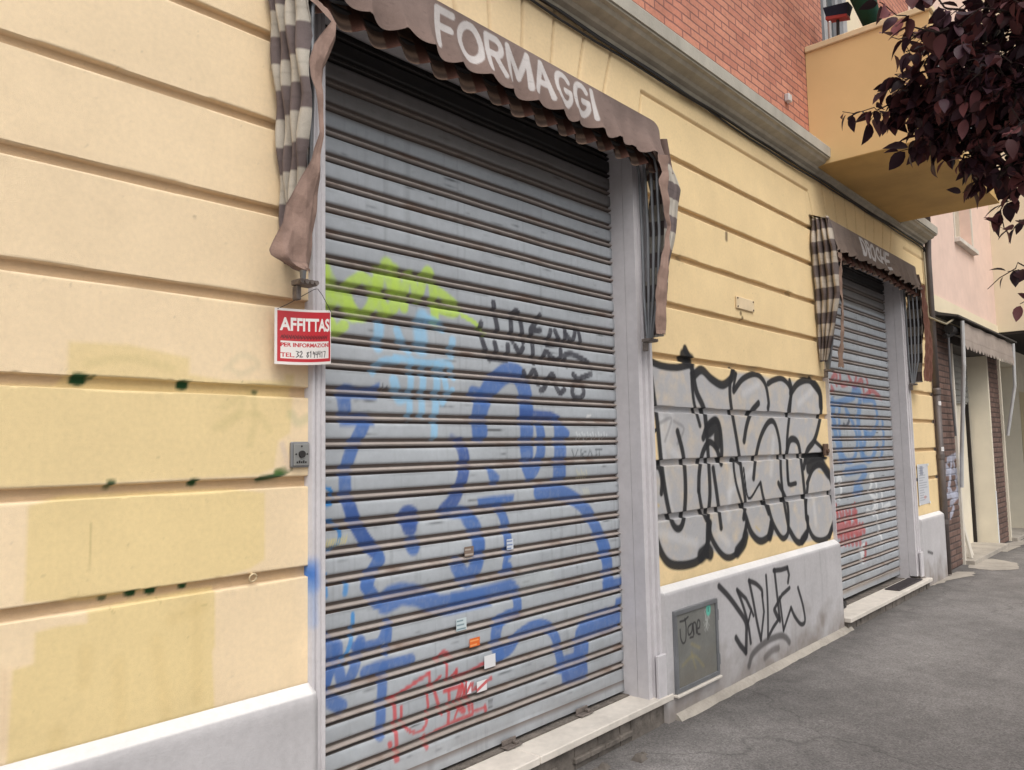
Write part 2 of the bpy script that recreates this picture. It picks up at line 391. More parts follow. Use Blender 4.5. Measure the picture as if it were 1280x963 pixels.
# ================================================================== MAIN BUILDING
bld = empty('corner_building', (5.6, 0.1, 0), 'yellow ground floor building with grooved plaster, red brick upper storey and two grey roller shutters', 'building')
OP1 = (1.568, 3.545); OP2 = (6.29, 8.40); TOPO = 3.08
GZ = [1.057, 1.355, 1.653, 1.951, 2.256, 2.55, 2.852, 3.147]
YR = -0.0
def groove_depth(U, V, hz, x_ok, vlines):
    d = np.zeros(len(U))
    for z in hz:
        wv = 0.0003*np.sin(U*13+z*9)+0.0030*np.maximum(0, np.sin(U*7.3+z*17)*np.sin(U*39+z*5)-.82); a = np.abs(V-z-wv*np.sign(V-z)); k = np.clip((0.019-a)/0.004, 0, 1)
        d = np.maximum(d, 0.022*k*x_ok)
    for (x0, z0), (x1, z1), w in vlines:
        e = np.array([x1-x0, z1-z0]); t = np.clip(((U-x0)*e[0]+(V-z0)*e[1])/(e@e), 0, 1)
        a = np.hypot(U-x0-t*e[0], V-z0-t*e[1]); k = np.clip((w-a)/0.006, 0, 1)
        d = np.maximum(d, 0.014*k)
    return d
def zrows(z0, z1, step, hz):
    r = list(ar(z0, z1, step))
    for z in hz:
        if z0 < z < z1: r += [z-0.019, z-0.015, z+0.015, z+0.019]
    return np.unique(np.round(r, 4))
CREAM_L, CREAM_R = (240, 216, 180), (235, 208, 160)
def wall_piece(us, vs, hz, vlines, paint, lo=None):
    s = Surf(us, vs)
    t = np.clip((s.U-1.0)/3.0, 0, 1)[:, None]
    s.C = lin(CREAM_L)*(1-t)+lin(CREAM_R)*t
    s.mottle(0.022, 0.35, 3); s.mottle(0.02, 0.08, 5)
    d = groove_depth(s.U, s.V, hz, 1.0, vlines)
    # plaster above the shopfronts is greyer and dirtier near the cornice and in the channels
    dirt = np.clip(d/0.02, 0, 1)[:, None]
    s.C = s.C*(1-dirt*0.46) + lin((176, 132, 92))*dirt*0.36
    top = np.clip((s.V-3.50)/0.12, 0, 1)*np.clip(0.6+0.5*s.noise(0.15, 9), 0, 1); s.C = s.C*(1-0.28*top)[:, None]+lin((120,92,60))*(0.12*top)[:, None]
    if paint: paint(s)
    sp = np.clip(s.noise(0.012, 15)-1.3, 0, 1)*0.3; s.C *= (1-sp)[:, None]
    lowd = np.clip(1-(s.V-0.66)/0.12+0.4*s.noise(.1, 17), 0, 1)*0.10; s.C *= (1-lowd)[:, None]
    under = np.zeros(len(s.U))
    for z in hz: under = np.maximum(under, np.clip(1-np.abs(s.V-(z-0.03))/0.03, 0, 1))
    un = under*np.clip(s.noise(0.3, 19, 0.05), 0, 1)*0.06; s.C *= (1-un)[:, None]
    return s, d
wall_parts = []
# ---- left wall with yellow touch-ups and green dabs
qa = Zm(0, 320, 2.977); qb = Zm(0, 640, 2.977); qc = Zm(0, 0, 2.977)
YEL = (230, 206, 146)
def paint_left(s):
    W = lambda z, pts: [FP(*z(*p)) for p in pts]
    s.poly(W(qa, [(255,320),(480,330),(705,380),(705,440),(840,465),(1060,465),(1060,440),(1095,440),(1080,660),(1035,690),(1020,790),(960,815),(640,832),(300,852),(0,865),(-600,900),(-600,470),(0,475),(215,478),(250,440)]), YEL, 0.66, 0.006)
    s.poly(W(qa, [(105,930),(240,895),(560,880),(860,868),(985,880),(985,1130),(930,1165),(850,1190),(600,1235),(330,1285),(90,1290)]), YEL, 0.74, 0.005)
    s.poly(W(qb, [(325,370),(540,325),(800,280),(800,500),(790,520),(800,760),(560,830),(300,905),(180,950),(20,1000),(45,590),(125,565),(130,450),(220,425),(325,415)]), YEL, 0.78, 0.005)
    s.poly(W(qb, [(0,580),(35,590),(20,900),(0,900)]), (226, 196, 160), 0.5, 0.01)
    # ghosts of old writing showing through
    for pts in ([(330,400),(480,380),(640,420)], [(830,560),(900,530),(880,600),(830,640)], [(800,640),(860,600),(960,590),(1000,650)], [(940,500),(950,600),(930,700)]):
        s.stroke(W(qa, pts), 0.024, (190, 176, 120), 0.22, 0.9)
    s.stroke(W(qa, [(1085,590),(1110,620),(1150,600)]), 0.03, (170, 178, 135), 0.35, 0.9)
    s.stroke(W(qa, [(840,420),(900,370),(960,400),(900,440),(860,420)]), 0.02, (206, 194, 160), 0.35, 0.9)
    for pts in ([(210,820),(200,930)], [(440,560),(450,800)], [(580,480),(620,760)], [(730,300),(735,700)], [(320,520),(310,640)], [(640,400),(760,350)]):
        s.stroke(W(qb, pts), 0.035, (212, 184, 124), 0.22, 0.9)
    for pts in ([(410,360),(425,380)], [(590,320),(600,345)], [(740,355),(770,345)], [(205,910),(240,905)], [(340,40),(330,220)]):
        s.stroke(W(qb, pts), 0.005, (190, 170, 118), 0.5, 0.5, False)
    G = (30, 74, 40)
    for p, w, o in (((300,458),.030,1), ((690,480),.026,1), ((960,507),.014,.8), ((415,845),.016,.9), ((405,860),.012,.7), ((725,843),.020,1)):
        c = np.array(FP(*qa(*p))); w *= .8; s.poly([c+(-w*.9, w*.6), c+(-w*.2, w*.75), c+(w*.9, w*.5), c+(w*.75, -w*.5), c+(0, -w*.8), c+(-w, -w*.5)], G, o, 0.004)
    s.stroke(W(qa, [(290,470),(350,450)]), .012, G, .7, .6)
    s.stroke(W(qa, [(970,830),(1040,815),(1080,792)]), .018, G, .95, .5); s.stroke(W(qa, [(1030,805),(1075,792)]), .022, (60,100,40), .9, .5)
    for p, w, o in (((390,325),.014,.8), ((495,305),.020,1), ((570,297),.020,1), ((690,278),.016,1), ((605,833),.020,.8), ((690,802),.013,.8), ((430,884),.010,.8), ((475,873),.007,1), ((228,940),.012,.8), ((305,915),.008,.6)):
        c = np.array(FP(*qb(*p))); w *= .8; s.poly([c+(-w*1.1, w*.5), c+(-w*.3, w*.7), c+(w*1.1, w*.6), c+(w*.8, -w*.5), c+(-w*.2, -w*.7), c+(-w, -w*.3)], G if p[1] < 700 else (70, 120, 90), o, 0.003)
    s.stroke(W(qa, [(1050,700),(1075,790)]), .018, (222, 200, 178), .8, .5); s.stroke([FP(1440/4, 580)], .05, (225, 200, 170), .6, .7)
PROFL = [((0.42, 3.45), (1.2, 3.45), 0.008)]
us = np.unique(np.concatenate([ar(-2.5, 0.42, 0.08), ar(0.42, OP1[0]-0.06, 0.0055)])); vs = zrows(0.60, 3.70, 0.0065, GZ)
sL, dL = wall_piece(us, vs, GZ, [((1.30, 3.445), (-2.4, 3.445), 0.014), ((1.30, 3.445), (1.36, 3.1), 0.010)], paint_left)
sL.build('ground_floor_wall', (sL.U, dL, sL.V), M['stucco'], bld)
# ---- wall between the two shops, with the silver throw-up
qg = Zm(780, 430, 899/280)
def paint_mid(s):
    W = lambda pts: [FP(*qg(*p)) for p in pts]
    SIL = (174, 174, 178); s.mask = np.clip(0.94+0.16*s.noise(0.06, 93), 0.5, 1); K = (28, 28, 32)
    gr = 1-0.0*s.U
    body = [(95,65),(150,85),(270,85),(300,105),(350,130),(400,160),(440,115),(530,120),(590,140),(640,138),(680,150),(755,148),(792,200),(795,290),(770,380),(808,430),(805,480),(838,560),(850,690),(825,780),(760,788),(700,800),(650,785),(620,770),(590,770),(545,792),(500,770),(475,810),(440,852),(390,850),(340,820),(310,862),(260,888),(185,885),(145,830),(115,740),(95,620),(102,510),(140,480),(130,320)]
    s.poly(W(body), SIL, 0.97, 0.012)
    n = s.noise(0.10, 21, 0.05)
    for pts in ([(150,300),(160,450)],[(190,290),(175,400),(230,460)],[(160,500),(190,690)],[(430,520),(420,700)],[(600,380),(590,520)],[(420,600),(520,500)],[(760,620),(770,720)],[(150,760),(290,800)],[(380,760),(420,800)],[(700,240),(760,180)],[(480,200),(540,160)]):
        s.stroke(W(pts), 0.05, (212, 211, 212), 0.45, 0.9)
    for pts in ([(140,320),(190,300),(165,390)],[(200,310),(240,340),(215,400)],[(120,640),(140,650)],[(530,735),(545,750)],[(780,510),(800,520)]):
        s.stroke(W(pts), 0.02, (205, 180, 120) if pts[0][1] > 450 else (130,128,130), 0.6, 0.8)
    w = 0.042
    L = [
     ([(95,65),(150,88),(210,95),(262,85)], w), ([(100,70),(118,200),(135,330),(150,480),(170,620),(195,720),(222,742),(240,700),(247,580),(238,450),(215,352)], w),
     ([(245,20),(262,60),(275,110),(290,190),(320,260),(330,330)], .05), ([(240,50),(268,70)], .09), ([(270,120),(280,230),(305,328)], .034),
     ([(282,125),(312,105),(352,142),(395,165),(430,140),(440,115)], .055), ([(435,105),(425,170),(430,250),(455,400),(478,560),(487,640),(480,700)], w), ([(450,120),(438,180)], .03),
     ([(330,330),(340,480),(345,600),(338,690),(335,760),(335,850)], w), ([(95,600),(95,540),(110,500),(138,495),(152,545),(150,600)], .036), ([(95,600),(100,680),(120,750),(150,840),(190,885),(260,886),(310,860),(336,800),(345,720)], .05),
     ([(310,850),(335,830),(345,840)], .09), ([(338,700),(352,780),(398,850),(440,852),(476,800),(492,720)], w), ([(455,835),(480,800),(488,770)], .08),
     ([(300,590),(302,520),(315,440),(342,395),(370,420),(388,475)], w), ([(300,590),(312,660),(330,705)], .036), ([(358,500),(375,620),(390,738)], w),
     ([(318,378),(335,330),(368,305),(385,340),(392,420),(390,480)], .045), ([(340,350),(370,330),(375,400)], .085),
     ([(440,190),(478,140),(530,122),(566,160),(580,230),(578,260)], w), ([(540,238),(510,275),(492,330),(482,390)], .045), ([(578,160),(600,146),(635,140),(665,175),(668,240),(655,380),(655,480),(660,560)], w),
     ([(665,150),(672,190),(660,270)], .05), ([(668,200),(700,158),(745,148),(783,195),(792,250),(785,310),(765,385),(735,430),(722,495)], .052), ([(755,150),(785,195),(790,250)], .08),
     ([(765,390),(800,425),(805,448),(770,446),(735,452)], .036), ([(730,470),(770,455),(810,448)], .06), ([(740,500),(780,470),(820,520)], .09),
     ([(520,540),(530,450),(550,370),(580,315),(605,320),(625,400),(630,520),(640,620),(658,725)], w), ([(548,560),(560,620),(580,680)], .036), ([(480,500),(500,620),(545,560)], .02),
     ([(652,440),(668,385),(698,398),(712,480),(725,600),(732,700)], .05), ([(655,480),(660,560),(690,560)], .034),
     ([(735,560),(760,500),(795,490),(828,545),(845,640),(842,720),(815,780),(770,785),(742,740),(730,660),(738,560)], .046), ([(830,600),(846,690),(825,770)], .06),
     ([(487,690),(512,760),(548,792),(585,768),(590,720)], .05), ([(585,770),(592,740)], .08), ([(575,640),(598,720),(630,776),(650,775),(660,740),(655,640),(620,560)], w),
     ([(660,740),(690,790),(712,795),(735,760),(738,700)], .05), ([(715,790),(732,765)], .07), ([(100,385),(128,345)], .02), ([(465,480),(440,470),(450,560),(480,660)], .03)]
    s.mask[:] = 1
    for pts, ww in L: s.stroke(W(pts), ww*1.04, K, 0.97, 0.24)
    s.stroke([FP(908,292),FP(908,299)], .035, (120,100,75), .9, .5)
    for p in ((926,392),(928,398)): s.stroke([FP(*p)], .03, (110, 88, 60), .9, .5)
    s.stroke([FP(850,322),FP(853,326)], .03, (130, 112, 80), .6, .8); s.stroke([FP(985,366),FP(990,369)], .03, (125,105,72), .6, .8)
vl1 = [((2.555+dx, 3.66), (2.555+dx*0.80, 3.10), 0.010) for dx in (-1.12,-.87,-.62,-.37,-.125,.125,.37,.62,.87)]
blk = [((3.69, 3.445), (6.11, 3.445), 0.013), ((3.69, 3.445), (3.62, 3.10), 0.010), ((6.11, 3.445), (6.26, 3.10), 0.009), ((6.06, 3.44), (6.06, 3.16), 0.004)]
us = ar(OP1[1]+0.12, OP2[0], 0.0075); vs = zrows(0.60, 3.70, 0.0065, GZ)
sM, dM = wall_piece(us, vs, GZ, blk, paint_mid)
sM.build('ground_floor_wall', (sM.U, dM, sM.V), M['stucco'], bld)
# ---- above shop 1
us = ar(OP1[0]-0.06, OP1[1]+0.12, 0.009); vs = ar(TOPO, 3.70, 0.008)
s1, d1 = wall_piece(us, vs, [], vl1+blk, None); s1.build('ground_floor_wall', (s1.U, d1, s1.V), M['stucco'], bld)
# ---- above shop 2
vl2 = [((7.345+dx, 3.66), (7.345+dx*0.80, 3.10), 0.010) for dx in (-.96,-.69,-.41,-.14,.14,.41,.69,.96)]
us = ar(OP2[0], OP2[1]+0.12, 0.012); vs = ar(TOPO, 3.70, 0.012)
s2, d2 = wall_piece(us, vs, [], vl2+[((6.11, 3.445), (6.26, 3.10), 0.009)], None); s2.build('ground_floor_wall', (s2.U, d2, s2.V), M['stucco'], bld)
# ---- end pier
us = ar(OP2[1]+0.12, 9.44, 0.012); vs = zrows(0.60, 3.70, 0.012, GZ)
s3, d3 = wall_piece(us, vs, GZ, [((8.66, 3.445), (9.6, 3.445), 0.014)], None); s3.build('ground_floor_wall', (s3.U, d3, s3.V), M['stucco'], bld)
# upper storey of brick with the balcony doorway, and the end wall
BD = (6.62, 8.15)
b = MB(); b.box(-2.5, BD[0], 0.0, 0.3, 3.70, 9.0); b.box(BD[0], BD[1], 0.0, 0.3, 6.6, 9.0); b.box(BD[1], 9.44, 0.0, 0.3, 3.70, 9.0)
b.build('brick_wall', M['brick'], bld)
b = MB(); b.box(9.14, 9.44, 0.32, 6.0, 0, 9.0); b.build('end_wall', M['cream'], bld)
b = MB(); b.box(-2.5, 9.44, 0.5, 0.7, 0.0, 3.7); b.build('inner_wall', M['dark'], bld)

# cornice
pr = [(0.05, 3.60), (-0.012, 3.60), (-0.022, 3.622), (-0.05, 3.632), (-0.062, 3.650), (-0.115, 3.664), (-0.128, 3.684), (-0.150, 3.688), (-0.150, 3.700), (0.05, 3.700)]
fp = [(0.05, 3.701), (-0.160, 3.701), (-0.162, 3.775), (-0.155, 3.785), (-0.02, 3.80), (0.05, 3.80)]
pr = [(y, z) for y, z in pr]
c = MB()
for x0, x1 in ((-2.5, 6.20), (8.42, 9.40)): c.extrude_x(pr, x0, x1)
c.extrude_x([(0.05, 3.60), (-0.012, 3.60), (-0.022, 3.622), (-0.05, 3.632), (-0.05, 3.652), (0.05, 3.652)], 6.20, 8.42)
co = build_split(c, 'cornice', M['cornice'], bld)[0]
c = MB()
for x0, x1 in ((-2.5, 6.198), (8.422, 9.404)): c.extrude_x(fp, x0, x1)
build_split(c, 'cornice_edge', M['fascia'], co)

# plinths
qh = Zm(760, 660, 4.0)
PY = -0.05
def plinth(x0, x1, paint=None, step=0.006, zt=0.665):
    vs = np.concatenate([ar(0.0, zt, step), [zt+0.006, zt+0.02, zt+0.032]]); us = np.concatenate([[x0-0.0001], ar(x0, x1, step), [x1+0.0001]])
    s = Surf(us, vs); s.fill((188, 185, 187)); s.mottle(0.05, 0.25, 31)
    grime = np.clip(1-s.V/0.26+0.35*s.noise(0.12, 33), 0, 1)*0.62; s.C = s.C*(1-grime)[:, None]+(lin((120, 104, 88)))[None]*grime[:, None]*0.9
    drip = np.clip(s.noise(0.5, 35, 0.05)-0.55, 0, 1)*0.2; s.C = s.C*(1-drip*0.6)[:, None]
    if paint: paint(s)
    y = np.where(s.V > zt+0.001, PY+(s.V-zt)/0.032*0.045, PY); y = np.where(s.V <= zt, PY+0.004*np.clip((s.V-zt+0.012)/0.012, 0, 1)**2, y)
    y = np.where((s.U < x0) | (s.U > x1), 0.06, y)
    top = s.V > zt+0.001; s.C[top] = lin((222, 220, 220))
    return s.build('plinth', (s.U, y, s.V), M['plinth'], bld)
def paint_plinth(s):
    W = lambda pts: [FP(*qh(*p), PY) for p in pts]; K = (38, 36, 40)
    for pts, w in (([(555,292),(600,340),(645,400),(688,470),(692,540),(690,622)], .040), ([(690,622),(660,585),(640,550)], .040), ([(645,310),(672,380),(700,480),(714,575)], .030), ([(650,315),(690,355),(716,410)], .03), ([(700,480),(716,410),(728,440)], .024),
                   ([(705,265),(725,360),(745,470),(765,560)], .032), ([(705,265),(740,280),(768,310),(772,340)], .032), ([(770,330),(780,420),(765,560)], .028), ([(790,240),(797,340),(800,450),(800,550)], .030), ([(800,550),(825,500),(858,450)], .030), ([(832,410),(845,440),(858,455)], .04),
                   ([(832,212),(845,330),(860,465)], .034), ([(828,214),(865,210),(897,200)], .034), ([(897,200),(905,235),(900,272)], .034), ([(835,400),(870,335),(908,300)], .030), ([(858,350),(868,430),(878,512)], .030), ([(878,512),(895,460),(915,400)], .028), ([(915,400),(935,445),(965,482),(985,465),(975,390),(950,300)], .032)):
        s.stroke(W(pts), w, K, 0.95, 0.3, len(pts) > 3)
    s.stroke(W([(705,690),(725,630),(790,570),(860,540),(890,550),(907,572)]), .045, (70, 66, 66), 0.8, 0.5); s.stroke(W([(785,650),(820,615),(852,602)]), .045, (96, 90, 88), 0.75, 0.6)
p1 = plinth(OP1[1]+0.122, 6.27, paint_plinth)
p2 = plinth(OP2[1]+0.125, 9.39, lambda s: s.stroke([FP(1160,690,PY), FP(1166,692,PY)], .03, (60,58,58), .8, .5), 0.012)
p0 = plinth(-2.5, OP1[0]-0.055, lambda s: None, 0.02)
# cement strip along the foot of the long plinth
m_ = MB(); xs = ar(3.74, 6.36, 0.06)
for i in range(len(xs)-1):
    a0 = -0.085-0.010*rng.random(); 
    if i == 0: la = a0
    m_.hexa([(xs[i], la, 0.0), (xs[i+1], a0, 0.0), (xs[i+1], -0.03, 0.0), (xs[i], -0.03, 0.0), (xs[i], la+0.02, 0.022), (xs[i+1], a0+0.02, 0.022), (xs[i+1], -0.03, 0.045), (xs[i], -0.03, 0.045)]); la = a0
m_.build('cement_fillet', M['patch'], bld)

# door surrounds with fluted moulding and base blocks
def surround(x0, x1, zb=0.13, base=True, sgn=1):
    w = x1-x0; prof = [(0.0, 0.055), (0.0, -0.012), (0.30, -0.012), (0.33, -0.004), (0.40, -0.004), (0.43, -0.020), (0.66, -0.020), (0.70, -0.008), (0.76, -0.008), (0.80, -0.026), (1.0, -0.026), (1.0, 0.055)]
    if sgn < 0: prof = [(1-a, y) for a, y in prof][::-1]
    m = MB(); n = len(prof); z1 = 3.12
    m.v = [(x0+a*w, y, zb) for a, y in prof]+[(x0+a*w, y, z1) for a, y in prof]
    for j in range(n-1): m.f.append((j, j+1, n+j+1, n+j))
    m.f.append(tuple(range(n-1, -1, -1))); m.f.append(tuple(n+j for j in range(n)))
    o = m.build('door_surround', M['frame'], bld)
    if base:
        bb = MB(); bb.box(x0+0.35*w, x1+0.004, -0.048, -0.0285, zb-0.01, 0.36, 0.004); bb.build('base_block', M['frame'], o)
    return o
def surround_left(x0, x1):
    us = ar(x0, x1, .0025); us = np.concatenate([[x0-.0001], us, [x1+.0001]]); s = Surf(us, ar(0.13, 3.12, .012)); s.fill((204, 200, 203)); s.mottle(.04, .2, 81)
    a = (s.U-x0)/(x1-x0); y = np.interp(a, [0, .2, .24, .32, .36, .60, .64, .72, .76, 1], [-.026, -.026, -.010, -.010, -.022, -.022, -.008, -.008, -.014, -.014]); y = np.where((a < 0) | (a > 1), .055, y)
    x, z = FP(391, 718, -.02); s.stroke([(x-.005, z+.02), (x, z-.03)], .055, (70, 130, 205), .8, .9); s.stroke([(x-.01, z)], .04, (60, 115, 195), .8, .8); s.stroke([(x, z-.05), (x+.004, z-.16)], .03, (120, 160, 215), .45, 1.0)
    g_ = np.clip(1-(s.V-.15)/.35+.3*s.noise(.1, 83), 0, 1)*.3; s.C = s.C*(1-g_)[:, None]+lin((130, 120, 112))*(g_*.8)[:, None]
    return s.build('door_surround', (s.U, y, s.V), M['plinth'], bld)
surround_left(OP1[0]-0.06, OP1[0]); surround(OP1[1], OP1[1]+0.12)
surround(OP2[0]-0.018, OP2[0]+0.025, sgn=-1, base=False); surround(OP2[1], OP2[1]+0.123)
rv = MB()
for x in (OP1[1], OP2[1]): rv.box(x, x+0.05, 0.057, 0.30, 0.10, TOPO)
for x in (OP1[0], OP2[0]+0.02): rv.box(x-0.05, x, 0.057, 0.30, 0.10, TOPO)
for x0, x1 in (OP1, OP2): rv.box(x0-0.05, x1+0.05, 0.012, 0.30, TOPO+0.002, TOPO+0.06)
build_split(rv, 'door_reveal', M['frame'], bld)

# ------------------------------------------------------------------ roller shutters
SY = 0.14; PITCH = 0.0985
PROF = [(0.0, 0.0, 0), (0.03, -0.001, 0), (0.12, -0.002, 0), (0.22, -0.0025, 0), (0.32, -0.0025, 0), (0.42, -0.0025, 0), (0.50, -0.002, 0), (0.57, 0.0, 0),
        (0.60, 0.010, 1), (0.66, 0.016, 1), (0.71, 0.014, 1), (0.735, 0.004, 2), (0.77, -0.003, 2), (0.81, -0.0055, 2), (0.85, -0.003, 2), (0.88, 0.004, 2), (0.905, 0.014, 3), (0.95, 0.015, 3), (0.985, 0.006, 3)]
def shutter(x0, x1, zbot, ztop, zref, step, painter, seed, dark_from=2.72):
    rows = []; k = int((zref-zbot)/PITCH)+2; z = zref-k*PITCH
    while z < ztop+PITCH:
        for t, dy, zone in PROF:
            zz = z+PITCH*(1-t)           # panels run from the top of each slat down
            if zbot+0.05 < zz < ztop: rows.append((zz, dy, zone))
        z += PITCH
    rows += [(zbot, 0.0, 0), (zbot+0.025, 0.0, 0)]
    rows.sort(); vs = np.array([r[0] for r in rows])
    s = Surf(ar(x0, x1, step), vs); nu = len(s.us)
    dy = np.repeat([r[1] for r in rows], nu); zone = np.repeat([r[2] for r in rows], nu)
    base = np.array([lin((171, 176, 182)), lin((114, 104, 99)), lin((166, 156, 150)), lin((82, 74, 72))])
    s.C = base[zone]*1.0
    s.mottle(0.045, 0.6, seed); s.mottle(0.03, 0.05, seed+1)
    sc = np.clip(s.noise(0.006, seed+2, 0.11)-0.95, 0, 1)*(zone == 0)*0.8; s.C = s.C*(1-sc)[:, None]
    slat = np.random.default_rng(seed).normal(0, 0.034, 60)[np.floor((s.V-zref)/PITCH).astype(int) % 60]; s.C *= (1+slat)[:, None]
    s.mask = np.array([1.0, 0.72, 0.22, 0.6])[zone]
    rust = np.clip(s.noise(0.03, seed+6, 0.10)-0.25, 0, 1)*(zone >= 1)*0.55; s.C = s.C*(1-rust)[:, None]+lin((112, 84, 66))*rust[:, None]
    streak = np.clip(s.noise(0.5, seed+7, 0.02)-0.5, 0, 1)*(zone == 0)*0.16; s.C *= (1-streak)[:, None]
    painter(s)
    s.mask[:] = 1
    dk = np.clip((s.V-dark_from)/0.02, 0, 1); g2 = np.clip((s.V-2.35)/0.4, 0, 1)**1.5*0.25; s.C *= (1-g2)[:, None]; s.C = s.C*(1-dk*0.66)[:, None]+lin((112, 100, 92))*(dk*0.42)[:, None]; vd = np.clip((s.V-2.93)/0.01, 0, 1); s.C *= (1-.88*vd)[:, None]  # awning shade painted into the upper slats, with brown dirt; near black on top
    low = np.clip(1-(s.V-zbot)/0.35+0.3*s.noise(0.1, seed+4), 0, 1)*0.25; s.C = s.C*(1-low)[:, None]+lin((112, 98, 88))*(low*0.8)[:, None]
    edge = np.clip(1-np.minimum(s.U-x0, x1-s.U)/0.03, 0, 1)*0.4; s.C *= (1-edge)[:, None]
    damp = np.where(s.V < zbot+0.06, 0.0, 1.0)
    wob = 0.0035*s.noise(0.35, seed+8)*damp+0.0015*np.sin(s.U*7+np.floor((s.V-zref)/PITCH)*2.1)
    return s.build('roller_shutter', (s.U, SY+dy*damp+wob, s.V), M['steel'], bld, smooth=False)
zA = Zm(390,460,4.01); zB = Zm(390,690,3.567); zC = Zm(570,680,4.377); zD = Zm(580,450,3.852); zE = Zm(390,310,3.2); zF = Zm(580,360,6.4); zI = Zm(1020,450,3.21)
WF = 0.76
def S(z, pts): return [FP(*z(*p), SY) for p in pts]
def paint_sh1(s):
    s.wf = 0.78; s.mask = s.mask*np.clip(0.99+0.10*s.noise(0.05, 91)+0.12*s.noise(0.012, 92), 0.6, 1)
    GRN = (182, 212, 90); LB = (146, 196, 230); BL = (74, 110, 172); BD_ = (54, 85, 150); K = (62, 62, 70); R = (196, 70, 74)
    # yellow-green throw-up
    for pts, w in (([(40,60),(60,120),(90,170),(140,230),(160,270)],.09), ([(40,110),(60,170),(70,220)],.10), ([(50,250),(90,330),(125,310)],.07), ([(190,120),(140,160),(150,230),(195,275),(235,230),(245,160),(200,118)],.075), ([(265,100),(262,190),(280,245),(320,240),(335,180),(330,90)],.085), ([(300,70),(320,160)],.10), ([(365,240),(372,150),(395,110),(412,180),(425,200),(450,110),(470,100),(485,180),(490,300)],.07), ([(500,170),(540,200),(580,240),(560,260),(500,240)],.07), ([(600,270),(650,300),(690,345)],.035), ([(250,130),(300,260)],.05)):
        s.stroke(S(zE, pts), w*.84, GRN, 0.88, 0.35)
    for pts, w in (([(268,310),(262,395)],.075), ([(340,330),(355,370),(385,410)],.06), ([(440,280),(432,330),(438,400)],.11), ([(470,290),(520,320)],.07), ([(560,370),(555,430)],.06), ([(240,495),(280,455),(340,450)],.05), ([(330,440),(450,460),(545,465),(565,520)],.045), ([(395,450),(392,560),(388,680)],.05), ([(445,470),(440,570),(437,675)],.055), ([(500,470),(495,600),(487,752)],.06), ([(520,480),(535,560)],.05), ([(325,530),(345,600),(365,600)],.07), ([(520,620),(560,570)],.045)):
        s.stroke(S(zE, pts), w*.84, LB, 0.82, 0.4)
    # big blue lettering
    s.poly(S(zA, [(118,150),(128,105),(158,80),(190,85),(235,102),(290,96),(335,72),(338,140),(320,158)]), BL, .93, .006)
    s.poly(S(zA, [(120,150),(190,150),(195,235),(240,226),(285,232),(314,258),(308,292),(138,292)]), BL, .93, .006)
    s.stroke(S(zA, [(175,128),(240,122),(300,130)]), .008, (150,165,190), .8)
    s.stroke(S(zA, [(255,290),(215,370),(180,460),(162,560),(170,650),(205,760),(260,860),(330,935)]), .072, BL, .93, .2)
    s.stroke(S(zA, [(180,680),(205,760),(260,860),(310,915)]), .075, BD_, .8, .2)
    s.stroke(S(zB, [(300,35),(265,95),(240,150)]), .075, BL, .93, .2); s.stroke(S(zB, [(240,150),(265,190),(290,225)]), .07, BL, .93, .2)
    s.poly(S(zB, [(285,205),(330,155),(390,135),(450,140),(520,165),(570,190),(650,185),(760,165),(800,240),(700,262),(600,285),(530,275),(460,245),(400,240),(330,280),(300,275)]), BL, .9, .008)
    s.poly(S(zC, [(-30,265),(60,250),(180,222),(300,190),(325,205),(335,270),(260,295),(130,325),(0,350),(-40,350)]), BL, .93, .008)
    s.stroke(S(zC, [(285,20),(270,80),(262,120)]), .04, BL, .9, .2); s.poly(S(zC, [(268,90),(295,100),(318,165),(232,180)]), BL, .93, .006)
    s.stroke(S(zC, [(328,260),(332,340),(325,375),(270,400),(228,430)]), .075, BL, .93, .2); s.stroke(S(zC, [(232,425),(215,490),(220,560),(235,610)]), .085, BL, .93, .2)
    s.stroke(S(zC, [(235,610),(290,570),(330,510),(400,460),(460,445),(510,465),(540,520),(560,600),(575,670)]), .075, BL, .93, .2)
    s.poly(S(zC, [(560,620),(640,595),(645,480),(660,450),(730,385),(820,348),(865,350),(870,300),(900,290),(898,455),(815,490),(722,525),(715,640),(722,740),(580,775),(575,715),(545,710)]), BL, .93, .006)
    s.stroke(S(zC, [(590,690),(620,760)]), .05, BD_, .4); s.stroke(S(zC, [(640,560),(690,660)]), .08, BD_, .3, .6)
    s.stroke(S(zD, [(358,640),(420,632),(485,645),(550,685),(590,730),(625,790),(655,860),(680,950)]), .10, BL, .93, .2); s.stroke(S(zC, [(800,-20),(820,60),(828,150),(830,200)]), .12, BL, .93, .15); s.poly(S(zC, [(795,205),(905,180),(905,245),(800,265)]), BL, .93, .006)
    s.stroke(S(zD, [(75,350),(72,260),(95,185),(140,115),(200,65),(250,70),(280,120),(297,190),(300,230)]), .125, BL, .93, .15); s.stroke(S(zD, [(40,155),(70,165),(90,200)]), .07, BL, .9, .3); s.stroke(S(zD, [(75,330),(78,390)]), .03, BL, .7, .6)
    s.poly(S(zD, [(262,215),(330,215),(330,470),(322,500),(280,500),(268,440)]), BL, .93, .006); s.poly(S(zD, [(264,235),(420,248),(462,270),(470,310),(440,310),(330,290),(264,290)]), BD_, .9, .006)
    s.poly(S(zD, [(435,265),(470,300),(508,345),(505,370),(487,390),(490,580),(428,590),(432,420)]), BL, .93, .006)
    s.stroke(S(zD, [(362,325),(370,400),(358,480),(320,552),(300,520)]), .085, BL, .93, .2); s.stroke(S(zD, [(285,460),(310,450),(300,490)]), .03, (120,140,180), .5)
    s.poly(S(zD, [(108,525),(130,515),(172,560),(165,605),(140,610),(118,575)]), BL, .93, .006)
